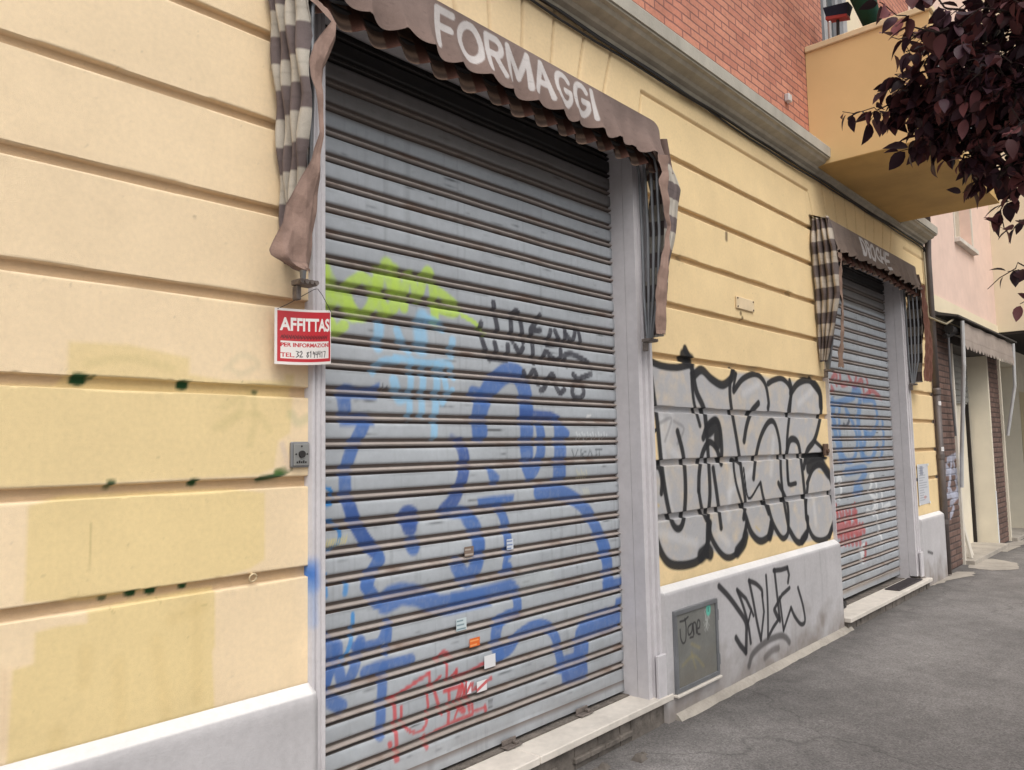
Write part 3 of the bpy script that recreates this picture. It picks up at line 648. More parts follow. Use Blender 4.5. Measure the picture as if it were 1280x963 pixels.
    s.poly(S(zD, [(62,668),(140,655),(238,648),(235,680),(170,705),(110,715),(68,708)]), BL, .93, .006); s.stroke(S(zD, [(165,700),(190,765),(205,830),(212,930)]), .07, BL, .93, .2)
    s.stroke(S(zA, [(745,385),(760,440),(762,500),(740,590),(710,660),(660,715)]), .085, BD_, .93, .2); s.stroke(S(zA, [(700,345),(735,375)]), .035, BD_, .5, .9)
    s.poly(S(zA, [(648,735),(680,700),(740,688),(800,705),(830,770),(750,760),(655,750)]), BL, .93, .006); s.stroke(S(zD, [(15,760),(50,810),(65,870),(68,950)]), .10, BL, .93, .2); s.stroke(S(zC, [(122,0),(118,90),(90,160),(60,190),(30,160),(5,120)]), .10, BL, .93, .2)
    for c, rx, ry, col in (((482,748), 56, 62, BD_), ((485,800), 38, 44, BD_), ((505,890), 36, 52, BL)):
        s.poly(S(zA, [(c[0]+rx*math.cos(t), c[1]+ry*math.sin(t)) for t in np.linspace(0, 6.28, 24)[:-1]]), col, .93, .006)
    # lower left letters
    for pts, w in (([(62,380),(80,430),(72,520),(60,610)],.07), ([(60,610),(90,520),(112,420)],.05), ([(112,420),(118,520),(140,590),(180,540),(205,450),(215,400)],.085), ([(190,420),(240,420),(300,405),(340,320)],.07), ([(345,325),(340,390),(332,445)],.06), ([(235,538),(300,512),(380,495),(440,482)],.085), ([(318,520),(312,640),(305,815)],.085), ([(60,650),(100,675),(130,690)],.10)):
        s.stroke(S(zB, pts), w*.72, BL, .9, .25)
    s.stroke(S(zB, [(182,280),(180,350),(165,420),(130,500)]), .024, (60,140,205), .9, .4); s.stroke(S(zB, [(145,185),(150,150)]), .03, (60,140,205), .8, .5); s.stroke(S(zB, [(55,100),(62,200)]), .02, (60,140,205), .8, .5)
    s.stroke(S(zA, [(40,600),(85,610),(100,650),(85,685),(50,690)]), .020, (40,130,200), .95, .3); s.stroke(S(zA, [(45,775),(90,770),(135,820),(125,880),(80,915),(40,925)]), .022, (40,130,200), .95, .3)
    for k in range(9): s.stroke(S(zA, [(60+k*13, 925-k*6), (75+k*12, 860-k*2)]), .008, (214, 200, 120), .7, .4)
    # black tag
    for pts in ([(230,120),(245,220),(268,345)], [(135,285),(128,340),(150,450),(200,570)], [(240,440),(268,555)], [(345,460),(345,540),(320,578),(200,560)], [(370,230),(372,330),(382,425)], [(370,240),(405,190),(440,240),(468,430)], [(405,470),(440,520),(465,480)], [(600,225),(560,290),(525,340),(540,420),(552,600)], [(535,345),(600,340)], [(685,345),(660,450)], [(660,450),(720,450),(765,445),(740,390),(720,345)], [(800,310),(800,455)], [(800,360),(860,425),(900,310),(935,475)], [(630,555),(655,510),(700,560),(740,580),(768,555),(770,500)], [(820,620),(800,545),(850,530),(930,565),(985,600),(1015,640)], [(470,675),(500,735),(545,665),(570,690),(590,770)], [(610,822),(640,800),(690,700),(720,720),(735,790),(765,840),(800,815)], [(1012,692),(920,730),(870,790),(865,850),(905,885),(950,855),(940,770),(870,695)]):
        s.stroke(S(zF, pts), .040, K, .97, .22)
    # red writing
    for pts, w in (([(345,665),(420,610),(520,540)],.030), ([(520,540),(530,600),(570,555)],.028), ([(555,485),(585,450),(618,468)],.040), ([(600,490),(602,570),(640,535),(640,580)],.026), ([(368,650),(372,760),(378,910)],.034), ([(345,855),(348,865)],.04), ([(400,690),(402,750),(430,795),(470,805),(505,780),(520,720),(515,640)],.026), ([(550,630),(565,680),(582,722)],.030), ([(590,622),(640,605),(670,598)],.026), ([(610,620),(615,690),(610,760)],.030), ([(640,740),(662,680),(690,580)],.022), ([(690,590),(700,650),(705,710)],.030), ([(505,830),(590,780),(720,725)],.024), ([(500,825),(512,870)],.04), ([(375,900),(378,925)],.05)):
        s.stroke(S(zB, pts), w*.72, R, .85, .35)
    for pts, w in (([(0,690),(5,720),(70,700),(150,655)],.028), ([(20,850),(35,770)],.024), ([(35,770),(60,845),(90,765)],.024), ([(90,800),(140,770),(190,735)],.026), ([(0,870),(20,780)],.026), ([(30,900),(45,915)],.05), ([(92,880),(100,915),(160,895)],.024), ([(160,890),(165,915)],.03)):
        s.stroke(S(zC, pts), w*.8, R, .85, .35)
    # small marker tags
    for pts in ([(515,432),(528,476),(545,432)], [(560,478),(560,436),(585,442),(562,456),(590,478)], [(592,478),(604,434),(622,478)], [(634,440),(634,474),(652,472)], [(634,455),(648,453)], [(630,434),(662,430)], [(648,434),(652,470)]):
        s.stroke(S(zD, pts), .009, (92, 98, 102), .8, .4, False)
    for k in range(12): s.stroke(S(zD, [(540+k*13, 348+10*(k % 2)), (552+k*12, 386-8*(k % 3))]), .011, (205, 210, 212), .75, .4, False)
    for k in range(5): s.stroke(S(zD, [(540+k*11, 530+12*(k % 2)), (552+k*10, 570)]), .012, (200, 195, 160), .5, .6, False)
    for k in range(4): s.stroke(S(zD, [(572+k*8, 622), (580+k*8, 650)]), .012, (205, 203, 180), .5, .6, False)
    s.stroke(S(zD, [(590,275),(605,268)]), .02, (215,215,215), .8, .5); s.stroke(S(zC, [(380,210),(500,180)]), .12, (178,184,186), .5, .9)
    s.stroke(S(zA, [(352,85),(350,130)]), .01, (60,60,70), .7, .4); s.stroke(S(zA, [(375,90),(365,110),(380,100)]), .008, (60,60,70), .7, .4)
    for c, a, w in ((20,120,.03),):
        pass
    for k in range(5): s.stroke(S(zC, [(178, 860+k*10), (200, 852+k*10)]), .007, (90,92,96), .7, .4, False)
def paint_sh2(s):
    R = (176, 78, 80); B = (84, 132, 186); Wt = (214, 216, 218); y2 = SY
    for pts in ([(62,75),(80,55),(80,100)], [(95,60),(100,100),(125,95)], [(130,65),(150,110)], [(160,60),(155,110),(180,80),(190,125)], [(200,70),(215,130)], [(60,110),(70,130)], [(190,150),(225,125),(260,155)]):
        s.stroke(S(zI, pts), .05, R, .75, .4)
    for pts, w in (([(65,165),(70,240),(85,330),(100,400)],.13), ([(95,180),(92,260),(110,390),(150,400),(165,330),(150,260),(120,200)],.09), ([(150,130),(175,140),(170,250),(185,380)],.15), ([(190,160),(230,165),(245,240),(225,300),(195,290)],.10), ([(200,300),(190,380),(220,400),(245,340)],.10), ([(265,250),(270,330),(260,390)],.10), ([(70,180),(150,150)],.1), ([(120,450),(200,440),(155,525),(185,525)],.12)):
        s.stroke(S(zI, pts), w*.66, B, .75, .4)
    s.stroke(S(zI, [(110,260),(120,270),(132,245)]), .04, (45,55,75), .8, .4)
    for pts in ([(72,480),(72,545)], [(85,482),(100,480),(100,550),(85,550)], [(215,470),(230,470),(215,530),(240,560),(225,610),(205,605)], [(240,500),(245,590),(230,620)], [(235,580),(255,680),(268,730)], [(275,590),(295,580),(285,605)], [(262,520),(268,600)]):
        s.stroke(S(zI, pts), .045, Wt, .8, .4)
    for k in range(7): s.stroke(S(zI, [(84+k*13, 612), (84+k*13+(k % 2)*6, 645)]), .06, R, .8, .35, False)
    s.stroke(S(zI, [(80,585),(82,612)]), .05, R, .8); s.stroke(S(zI, [(155,580),(158,640)]), .05, R, .8)
    for k in range(9): s.stroke(S(zI, [(84+k*13, 668), (88+k*13, 700-(k % 3)*8)]), .08, R, .8, .35, False)
    for k in range(6): s.stroke(S(zI, [(100+k*15, 705), (102+k*15, 735)]), .07, R, .75, .35, False)
    s.stroke(S(zI, [(200,740),(198,800)]), .05, R, .85); s.stroke(S(zI, [(185,770),(186,760)]), .09, Wt, .9, .3); s.stroke(S(zI, [(192,745),(190,770)]), .05, Wt, .9, .3); s.stroke(S(zI, [(186,795),(188,802)]), .08, Wt, .9, .3)
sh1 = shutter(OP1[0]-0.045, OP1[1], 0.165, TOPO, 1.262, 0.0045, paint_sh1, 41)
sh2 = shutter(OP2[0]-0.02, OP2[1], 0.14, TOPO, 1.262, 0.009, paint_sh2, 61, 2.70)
for sh, pts in ((sh1, ((630,927),(722,888))), (sh2, ())):
    for p in pts:
        x, y = GP(*p, 0.16); m_ = MB(); m_.box(x-0.05, x+0.05, 0.088, 0.132, 0.1505, 0.156, .002); m_.box(x-0.046, x+0.044, 0.122, 0.130, 0.157, 0.180, .002); m_.box(x+0.012, x+0.034, 0.095, 0.119, 0.157, 0.170, .003)
        m_.build('lock_bracket', M['bracket'], sh)
x = 6.52
m_ = MB(); m_.box(x, x+0.13, 0.06, 0.13, 0.105, 0.125, .003); m_.box(x+0.05, x+0.11, 0.05, 0.10, 0.126, 0.16, .006); m_.tube([(x+0.06,0.07,0.16),(x+0.062,0.07,0.18),(x+0.08,0.07,0.187),(x+0.098,0.07,0.18),(x+0.10,0.07,0.16)], .006, 6); m_.build('lock_bracket', M['dark_metal'], sh2)
# sills
def sill(x0, x1, yf, zt, joints, yb):
    m = MB(); xs = [x0]+joints+[x1]
    for a, b_ in zip(xs[:-1], xs[1:]): m.box(a+0.0015, b_-0.0015, yf, yb, zt-0.034, zt, 0.004)
    o = m.build('door_sill', M['marble'], bld)
    m = MB(); m.box(x0, x1, yb+.002, 0.30, zt-0.04, zt+0.004); m.build('sill_track', M['riser'], o)
    m = MB(); xs = ar(x0+0.02, x1-0.02, 0.09)
    for a, b_ in zip(xs[:-1], xs[1:]):
        k = yf+0.022+0.012*random.random(); m.hexa([(a, k, -0.02), (b_, k, -0.02), (b_, 0.07, -0.02), (a, 0.07, -0.02), (a, k+0.006*random.random(), zt-0.036), (b_, k+0.006*random.random(), zt-0.036), (b_, 0.07, zt-0.036), (a, 0.07, zt-0.036)])
    m.build('sill_riser', M['riser'], o); return o
sill(1.0, 3.72, -0.055, 0.145, [2.62], 0.108); sill(6.275, 8.60, -0.10, 0.10, [7.60], 0.10)
# second thin course and broken lumps under the first sill
m_ = MB()
xs = ar(1.0, 3.35, 0.12)
for a, b_ in zip(xs[:-1], xs[1:]):
    if random.random() < .85: m_.box(a, b_-0.004, -0.034-0.010*random.random(), -0.005, 0.028, 0.052+0.004*random.random(), .004)
for k in range(14):
    a = 2.55+random.random()*0.75; y = -0.09-random.random()*0.10; r = 0.012+0.026*random.random()
    m_.hexa([(a-r, y-r, 0), (a+r*1.3, y-r*.8, 0), (a+r, y+r, 0), (a-r, y+r, 0), (a-r*.5, y-r*.5, r), (a+r*.6, y-r*.4, r*.8), (a+r*.5, y+r*.5, r*.9), (a-r*.5, y+r*.4, r)])
build_split(m_, 'broken_step_edge', M['riser'], bld)

# utility hatch in the plinth
hx0, hx1, hz0, hz1 = 3.735, 4.215, 0.135, 0.565
s = Surf(ar(hx0+0.02, hx1-0.02, .0035), ar(hz0+0.02, hz1-0.02, .0035)); s.fill((122, 122, 118)); s.mottle(.07, .12, 71)
W = lambda pts: [FP(*qh(*p), PY-0.012) for p in pts]
g_ = np.clip(1-(s.V-hz0)/0.2+.3*s.noise(.08, 73), 0, 1)*.35; s.C = s.C*(1-g_)[:, None]+lin((120,108,92))*g_[:, None]
for pts in ([(362,470),(385,462),(402,445)], [(386,455),(392,500),(390,560),(378,578),(366,555),(362,510)], [(418,480),(402,500),(405,535),(420,520),(424,480)], [(424,480),(430,535)], [(432,530),(428,480),(440,478),(444,525)], [(447,505),(459,498),(461,470),(452,462),(447,490),(450,528),(462,532)], [(412,550),(428,545)]):
    s.stroke(W(pts), .012, (48, 46, 48), .9, .4)
for k in range(16): s.stroke(W([(475+random.random()*30, 400+random.random()*120), (480+random.random()*30, 405+random.random()*120)]), .008, (180,182,178), .45, .6, False)
s.stroke(W([(503,400),(503,418)]), .05, (90, 190, 170), .9, .3); s.stroke(W([(503,402),(503,415)]), .015, (60, 120, 110), .8, .3)
for pts in ([(420,580),(460,600)], [(375,690),(430,640),(480,690)], [(420,625),(440,700)]): s.stroke(W(pts), .02, (150,140,96), .4, .8)
ha = s.build('utility_hatch', (s.U, np.full(len(s.U), PY-0.010), s.V), M['hatch'], bld)
m_ = MB(); o = 0.024; yf = PY-0.018
m_.box(hx0, hx1, yf, PY+0.02, hz0, hz0+o, .002); m_.box(hx0, hx1, yf, PY+0.02, hz1-o, hz1, .002); m_.box(hx0, hx0+o, yf+.001, PY+0.02, hz0+o, hz1-o); m_.box(hx1-o, hx1, yf+.001, PY+0.02, hz0+o, hz1-o)
m_.build('hatch_frame', M['grey_metal'], ha)
m_ = MB(); m_.box(hx1+0.001, hx1+0.012, yf+.002, PY+.01, .44, .50); m_.box(hx1+0.001, hx1+0.012, yf+.002, PY+.01, .19, .25); build_split(m_, 'hinge', M['grey_metal'], ha)
m_ = MB(); m_.box(hx0-0.012, hx1+0.002, PY-0.03, PY+0.01, hz0-0.016, hz0-0.002, .003); m_.build('hatch_ledge', M['marble'], ha)

# drainpipe
m_ = MB(); m_.tube([(9.44, -0.040, 0.02), (9.44, -0.040, 1.95)], .036, 14); m_.tube([(9.44, -0.040, 1.95), (9.44, -0.040, 2.02)], .042, 14)
m_.tube([(9.44, -0.040, 2.02), (9.44, -0.040, 3.45), (9.442, -0.045, 3.60), (9.446, -0.055, 3.75)], .034, 14); m_.tube([(9.446, -0.055, 3.75), (9.446, -0.055, 6.5)], .034, 14)
dp = m_.build('drainpipe', M['pipe'], bld, True)
m_ = MB()
for z in (0.55, 1.25, 1.95): m_.tube([(9.44, -0.040, z), (9.44, -0.040, z+0.05)], .043, 14)
build_split(m_, 'pipe_collar', M['pipe'], dp)

# ------------------------------------------------------------------ balcony
bx0, bx1, by, bz0, bz1 = 6.20, 8.42, -0.92, 3.655, 4.66
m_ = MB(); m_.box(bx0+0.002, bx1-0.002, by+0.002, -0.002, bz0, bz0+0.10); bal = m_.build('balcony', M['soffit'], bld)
m_ = MB(); m_.box(bx0, bx0+0.10, by, -0.003, bz0+0.006, bz1-0.05); m_.box(bx0+0.10, bx1, by, by+0.10, bz0+0.101, bz0+0.20); m_.box(bx1-0.10, bx1, by+0.10, -0.003, bz0+0.101, bz1-0.05); m_.build('parapet', M['balcony'], bal)
m_ = MB(); m_.box(bx0-0.018, bx0+0.12, by-0.02, -0.003, bz1-0.049, bz1, .006); m_.box(bx1-0.12, bx1+0.018, by-0.02, -0.003, bz1-0.049, bz1, .006); build_split(m_, 'coping', M['coping'], bal)
m_ = MB()
for z in (3.93, 4.02, 4.55): m_.tube([(bx0+0.10, by+0.05, z), (bx1-0.10, by+0.05, z)], .012, 8)
for x in ar(bx0+0.15, bx1-0.15, 0.11): m_.tube([(x, by+0.05, 3.855), (x, by+0.05, 4.55)], .008, 6)
m_.build('railing', M['dark_metal'], bal)
m_ = MB()
for k in range(4):
    a = bx0+0.14+k*0.49; m_.box(a, a+0.45, by+0.066, by+0.072, 3.94, 4.50)
build_split(m_, 'railing_panel', M['white'], bal)
# balcony door
m_ = MB(); m_.box(BD[0], BD[0]+0.09, 0.06, 0.20, 3.756, 6.6); m_.box(BD[0]+0.75, BD[0]+0.86, 0.06, 0.20, 3.756, 6.6); m_.box(BD[0]+0.09, BD[0]+0.16, 0.10, 0.18, 3.756, 6.6); m_.box(BD[0]+0.36, BD[0]+0.44, 0.10, 0.18, 3.756, 6.6); m_.box(BD[0]+0.68, BD[0]+0.749, 0.10, 0.18, 3.756, 6.6)
bdoor = m_.build('balcony_door', plain('door_frame_paint', (165, 165, 168), .5), bld)
m_ = MB(); m_.box(BD[0]+0.16, BD[0]+0.36, 0.13, 0.14, 3.8, 6.6); m_.box(BD[0]+0.44, BD[0]+0.68, 0.13, 0.14, 3.8, 6.6); build_split(m_, 'pane', M['glass'], bdoor)
m_ = MB(); m_.box(BD[0]+0.862, BD[1], 0.12, 0.22, 3.756, 6.6); m_.build('door_panel', M['cream'], bdoor)
# dentils of moulding behind the pipe: wall-mounted clip
m_ = MB(); p = AT(985, 123, 6.2); x, z = FP(982, 124); m_.box(x-.03, x+.03, -0.04, -0.001, z-.03, z+.03, .005); m_.build('wall_hook', M['white_metal'], bld)

# cables along the cornice
m_ = MB()
for k, (dy, dz) in enumerate(((-0.020, 3.588), (-0.034, 3.576), (-0.018, 3.565))):
    xs = ar(-2.5, 9.28, 0.3)
    m_.tube([(x, dy-0.004*math.sin(x*3+k), dz+0.006*math.sin(x*2.3+k*2)+0.004*math.sin(x*7+k)) for x in xs]+[(9.36, dy-0.004, dz-0.02), (9.37, dy, dz-0.06)], .006 if k else .008, 6)
cb = m_.build('facade_cable', M['cable'], None, True); tag(cb, 'bundle of black cables running under the grey cornice', 'cable')
m_ = MB(); m_.tube([(9.36, -0.02, 3.52), (9.365, -0.022, 3.2), (9.36, -0.02, 2.9), (9.37, -0.025, 2.80), (9.42, -0.14, 2.73), (9.52, -0.16, 2.72), (9.80, -0.17, 2.80)], .011, 8)
tag(m_.build('conduit', M['cable_pale'], None, True), 'pale conduit dropping beside the brown drainpipe at the building end', 'conduit')

# ------------------------------------------------------------------ awnings
def make_awning(x0, x1, word, wx0, wx1, label, cat, seed, step, left_flap, right_flap, tone, inner_backlit=None):
    rg = np.random.default_rng(seed)
    root = empty('folded_awning', ((x0+x1)/2, 0, 3.2), label, cat)
    BRN, TAN, PLD, PLL = tone
    ytop, ztop, ybot, zbot = -0.150, 3.190, -0.186, 2.972; HT = ztop-zbot
    ph = rg.random(6)*6
    def wave(U): return 0.026*(np.abs(np.sin((U-x0)*np.pi/0.152+0.4*np.sin(U*3.1+ph[4])))-.6)+0.014*np.sin(U*2*np.pi/0.41+ph[1])+0.006*np.sin(U*2*np.pi/0.23+ph[2])
    us = ar(x0+0.03, x1+0.075, step); vs = ar(0, 1, step/0.22)
    s = Surf(us, vs); s.fill(BRN)
    w = wave(s.U)
    s.C *= (1+0.05*s.noise(0.12, seed))[:, None]
    top_pale = 0.16*np.clip(1-s.V*1.1, 0, 1); s.C = s.C*(1-top_pale)[:, None]+lin((150, 140, 138))*top_pale[:, None]  # cloth gets paler towards its top edge
    L = Surf.__new__(Surf); L.U = s.U; L.V = (1-s.V)*HT; L.C = s.C; L.mask = s.mask
    L.glyphs(word, wx0, wx1, 0.032, 0.172, 0.030, (194, 188, 186), .95); s.C = L.C
    worn = np.clip(s.noise(0.03, seed+3)-0.7, 0, 1)*0.3; s.C = s.C*(1-worn)[:, None]
    scal = (0.016+0.007*np.sin(np.floor((s.U-x0)/0.152)*2.7+seed))*np.abs(np.sin(np.pi*(s.U-x0)/0.152))**.8
    fall = s.V
    end = np.clip((s.U-(x1-0.10))/0.175, 0, 1)
    Y = ytop+(ybot-ytop)*fall**1.5+w*fall**1.6-0.012*np.sin(np.pi*fall)*np.sin(s.U*5+ph[4])
    Z = ztop+(zbot-ztop)*fall-scal*np.clip((fall-0.8)/0.2, 0, 1)+0.012*np.sin(s.U*3+ph[3])*fall
    Z = Z-0.055*end**2.2*(1-fall)-0.025*end**3*fall; Y = Y+0.05*end**3
    Z = Z+0.03*np.exp(-fall*7)*0
    can = s.build('canopy', (s.U, Y, Z), M['fabric'], root)
    # top edge sheet back to the wall
    m = MB(); xs = ar(x0+0.03, x1-0.05, 0.05)
    for a, b_ in zip(xs[:-1], xs[1:]): m.poly([(a, ytop, ztop-0.002), (b_, ytop, ztop-0.002), (b_, -0.001, ztop+0.065), (a, -0.001, ztop+0.065)])
    m.build('wall_strip', plain('strip_cloth', BRN, .9), root)
    # the end of the hood turns back to the wall
    s = Surf(ar(0, 1, .03), ar(0, 1, .04)); s.fill(BRN); s.C *= (1+.06*s.noise(.1, seed+8))[:, None]
    Xe = x1+0.074-0.02*s.U-0.004*np.sin(s.U*11); Ye = -0.150-0.03*s.V+(0.148+.03*s.V)*s.U+0.0; Ze = 3.130-0.205*s.V+0.03*s.U*(1-s.V)-0.012*np.abs(np.sin(s.U*8))*s.V
    s.build('canopy_end', (Xe, Ye, Ze), M['fabric'], root)
    # pleated plaid lining seen under the edge
    us = ar(x0+0.10, x1+0.02, step*1.3); vs = ar(0, 1, 0.06); s = Surf(us, vs)
    plz = ((s.U-x0)/0.152) % 1.0
    s.C = np.where((np.abs(plz-0.5) < 0.27)[:, None], lin((128, 104, 88)), lin((74, 42, 30)))
    st = (np.floor(s.V*7) % 2 == 0); s.C[st & (np.abs(plz-0.5) < 0.27)] = lin((84, 66, 56))
    pl = np.abs(np.sin(np.pi*(s.U-x0)/0.152))
    Y = -0.075-0.085*s.V+0.030*pl*s.V+0.5*wave(s.U)*s.V; Z = 3.10-0.185*s.V-0.020*pl*s.V+0.012*np.sin(s.U*3+ph[3])*s.V
    s.build('lining', (s.U, Y, Z), M['fabric'], root)
    m = MB(); m.tube([(x0+0.08, -0.06, 3.06), (x1-0.06, -0.06, 3.06)], .016, 8); m.tube([(x0+0.08, -0.10, 2.99), (x1-0.06, -0.10, 2.99)], .014, 8); m.build('front_bar', M['dark_metal'], root)
    # plaid side curtains: pleats hanging on the folded hoops
    def plaid(s, t, k):
        band = np.floor((3.02-s.V)/0.093+k) % 2 == 0
        C = np.where(band[:, None], lin(PLD), lin(PLL))
        C = C*(1+0.07*np.sin(t*40)+0.05*s.noise(0.05, seed+7))[:, None]
        thin = np.abs(((3.02-s.V)/0.093+k) % 1-0.5) < 0.03; C[thin] *= 0.86
        return C
    # left curtain faces along the street: runs out from the wall
    np_ = 4
    us = ar(0, 1, 0.006); vs = ar(2.08, 3.215, 0.008); s = Surf(us, vs)
    t = s.U; h = np.clip((s.V-2.10)/0.90, 0, 1)
    wid = 0.045+0.15*np.clip((s.V-2.05)/0.55, 0, 1)**0.8
    wid = wid*(1-0.30*np.clip((s.V-2.97)/0.25, 0, 1))
    gat = 0.55+0.45*np.abs(np.clip((s.V-2.93)/0.10, -1, 1)); neck = np.exp(-((s.V-2.955)/0.035)**2)
    pleat = np.abs(np.sin(np.pi*np_*t+0.15*np.sin(s.V*9)))**0.6
    X = x0+0.045-0.045*pleat*(0.6+0.4*h)-0.012*(1-h)*0-0.006*np.sin(s.V*23+t*9)+0.05*(1-h)+0.018*neck*(1-pleat)+0.035*np.clip((s.V-3.0)/.2, 0, 1)
    Y = -0.006-wid*t
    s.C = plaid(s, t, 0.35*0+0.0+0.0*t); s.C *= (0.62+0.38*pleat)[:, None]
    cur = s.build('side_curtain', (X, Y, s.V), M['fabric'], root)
    # the right curtain, seen edge-on from inside
    us = ar(0, 1, 0.01); vs = ar(2.03, 2.985, 0.008); s = Surf(us, vs)
    t = s.U; h = np.clip((s.V-2.05)/0.80, 0, 1)
    pleat = np.abs(np.sin(np.pi*5*t))**0.7
    wf_ = np.interp(s.V, [2.03, 2.2, 2.4, 2.55, 2.7, 2.86, 2.93, 3.02, 3.10], [.08, .18, .36, .62, .84, 1.0, .74, .30, .12])
    e1 = np.clip(t/.5, 0, 1); e2 = np.clip((t-.5)/.5, 0, 1)
    X = x1-0.032+0.195*wf_*(e1-0.35*e2)+0.010*pleat*(e2 > 0)
    Y = -0.178+0.03*(1-h)+0.012*e1+0.15*e2-0.007*np.abs(np.sin(t*19))*wf_-0.004*np.sin(s.V*20)
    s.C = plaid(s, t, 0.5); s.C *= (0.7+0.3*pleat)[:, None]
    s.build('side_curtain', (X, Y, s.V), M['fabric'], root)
    # brown outer flaps
    def flap(name, rows, y_of, parent, colour=None, hem=True):      # rows: (z, xl, xr)
        rows = sorted(rows); zs = [r[0] for r in rows]
        vs = ar(zs[0], zs[-1], 0.006); us = ar(0, 1, 0.016); s = Surf(us, vs); s.fill(colour or TAN)
        xl = np.interp(s.V, zs, [r[1] for r in rows]); xr = np.interp(s.V, zs, [r[2] for r in rows])
        s.C *= (1+0.07*s.noise(0.12, seed+9))[:, None]
        wdt = xr-xl; X = xl+wdt*s.U
        # creases: sharp ridges that run down the cloth and a few slanting ones
        tri = lambda q: np.abs((q % 1)-0.5)*2
        cr = 0.014*tri(X/0.075+0.25*np.sin(s.V*5+seed))*np.clip(wdt/0.12, .25, 1)+0.007*tri((X*0.6+s.V)/0.13+seed*.3)+0.004*tri((X-s.V*.7)/0.09)
        Y = y_of(s.U, s.V)+cr-0.010
        zb = zs[0]; fray = 0.006*s.noise(0.02, seed+5)*np.clip(1-(s.V-zb)/0.02, 0, 1)
        if hem:
            hm = np.abs(s.V-zb-0.022) < 0.003; s.C[hm] *= 0.78
        ed = np.minimum(s.U, 1-s.U)*wdt; s.C[ed < 0.004] *= 0.82
        fade = np.clip(s.noise(0.25, seed+6), -1, 1)*0.06; s.C *= (1+fade)[:, None]
        return s.build(name, (X, Y, s.V+fray), M['fabric'], parent)
    flap('side_flap', left_flap, lambda u, v: -0.198+0.008*np.clip((2.45-v)/0.4, 0, 1)+0.022*np.clip((.30-u)/.30, 0, 1)*np.clip((2.25-v)/.12, 0, 1)+0.02*np.clip((u-.75)/.25, 0, 1), root)
    R = x1
    flap('side_flap', [(z, R+a, R+b) for z, a, b in right_flap], lambda u, v: -0.198+0.03*np.clip((2.4-v)/0.4, 0, 1)+0.010*np.cos(u*5), root, inner_backlit)
    for k in range(4):      # folded steel hoops
        y = -0.03-0.036*k; m = MB()
        m.tube([(x1-0.035+0.004*k, -0.05-0.006*k, 2.02), (x1-0.03, y*0.8-0.01, 2.25), (x1-0.022, y, 2.6), (x1-0.03, y, 2.93), (x1-0.05, y, 2.99), (x1-0.2, y, 3.02+.01*k)], .0085, 8); m.build('hoop', M['grey_metal'], root)
        m = MB(); m.tube([(x0+0.125-0.004*k, -0.05-0.006*k, 2.02), (x0+0.11, y*0.7-0.01, 2.25), (x0+0.10, y, 2.6), (x0+0.10, y, 2.93), (x0+0.12, y, 2.99), (x0+0.3, y, 3.02+.01*k)], .0085, 8); m.build('hoop', M['grey_metal'], root)
    for xx in (x0+0.125, x1-0.03):
        m = MB(); m.box(xx-0.035, xx+0.035, -0.085, -0.0305, 2.004, 2.022, .003); m.box(xx-0.03, xx-0.012, -0.06, -0.0305, 1.955, 2.003, .003)
        for k in range(4): m.tube([(xx-0.03+0.019*k, -0.092, 2.013), (xx-0.03+0.019*k, -0.078, 2.013)], .008, 8)
        m.build('pivot_bracket', M['bracket'], root)
    return root
BR1 = ((122, 102, 94), (150, 124, 112), (112, 99, 98), (192, 184, 172)); BR2 = ((116, 100, 90), (128, 104, 90), (100, 88, 86), (184, 172, 158))
qc3 = Zm(0, 0, 2.977)
lf = []
for py, l, r in ((0,375,412),(12,390,418),(30,412,420),(45,402,420),(62,390,415),(80,385,407),(100,386,406),(120,392,405),(145,397,405),(170,396,404),(200,388,403),(225,376,402),(245,366,401),(262,358,399),(285,354,397),(300,349,396),(315,343,394),(322,345,393),(330,356,392),(338,376,391)):
    a = FP(l, py, -0.19); b_ = FP(r, py, -0.19); lf.append(((a[1]+b_[1])/2, a[0], b_[0]))
RF1 = [(2.03,-.13,-.05),(2.07,-.14,-.045),(2.25,-.15,-.04),(2.35,-.125,-.035),(2.5,-.07,-.03),(2.61,-.035,-.025),(2.66,-.05,-.022),(2.78,-.075,-.02),(2.85,-.09,-.018),(2.9,-.06,-.015),(2.99,-.09,.01)]
RF2 = [(2.04,-.02,.19), (2.08,-.03,.23), (2.14,-.03,.235), (2.25,-.03,.215), (2.34,-.03,.235), (2.48,-.03,.20), (2.58,-.03,.165), (2.72,-.03,.12), (2.85,-.03,.08), (3.0,-.05,.04)]
make_awning(1.33, 3.62, 'FORMAGGI', 1.975, 3.005, 'brown folded shop awning lettered FORMAGGI over the larger near shutter', 'awning', 3, 0.0045, lf, RF1, BR1)
lf2 = [(z, x-1.33+6.07, r-1.33+6.07+0.02) for z, x, r in lf]
lf2 = [(z, 6.07+0.06+max(-.03, (x-1.39)*0.8), 6.07+0.06+(r-1.39)*0.9+0.03) for z, x, r in lf]
make_awning(6.07, 8.52, 'DROGHE', 6.78, 7.62, 'brown folded shop awning lettered DROGHE over the farther narrow shutter beneath the balcony', 'awning', 8, 0.0045, lf2, RF2, BR2, (112, 72, 58))  # last colour: red-brown backlit look painted into the right flap's cloth

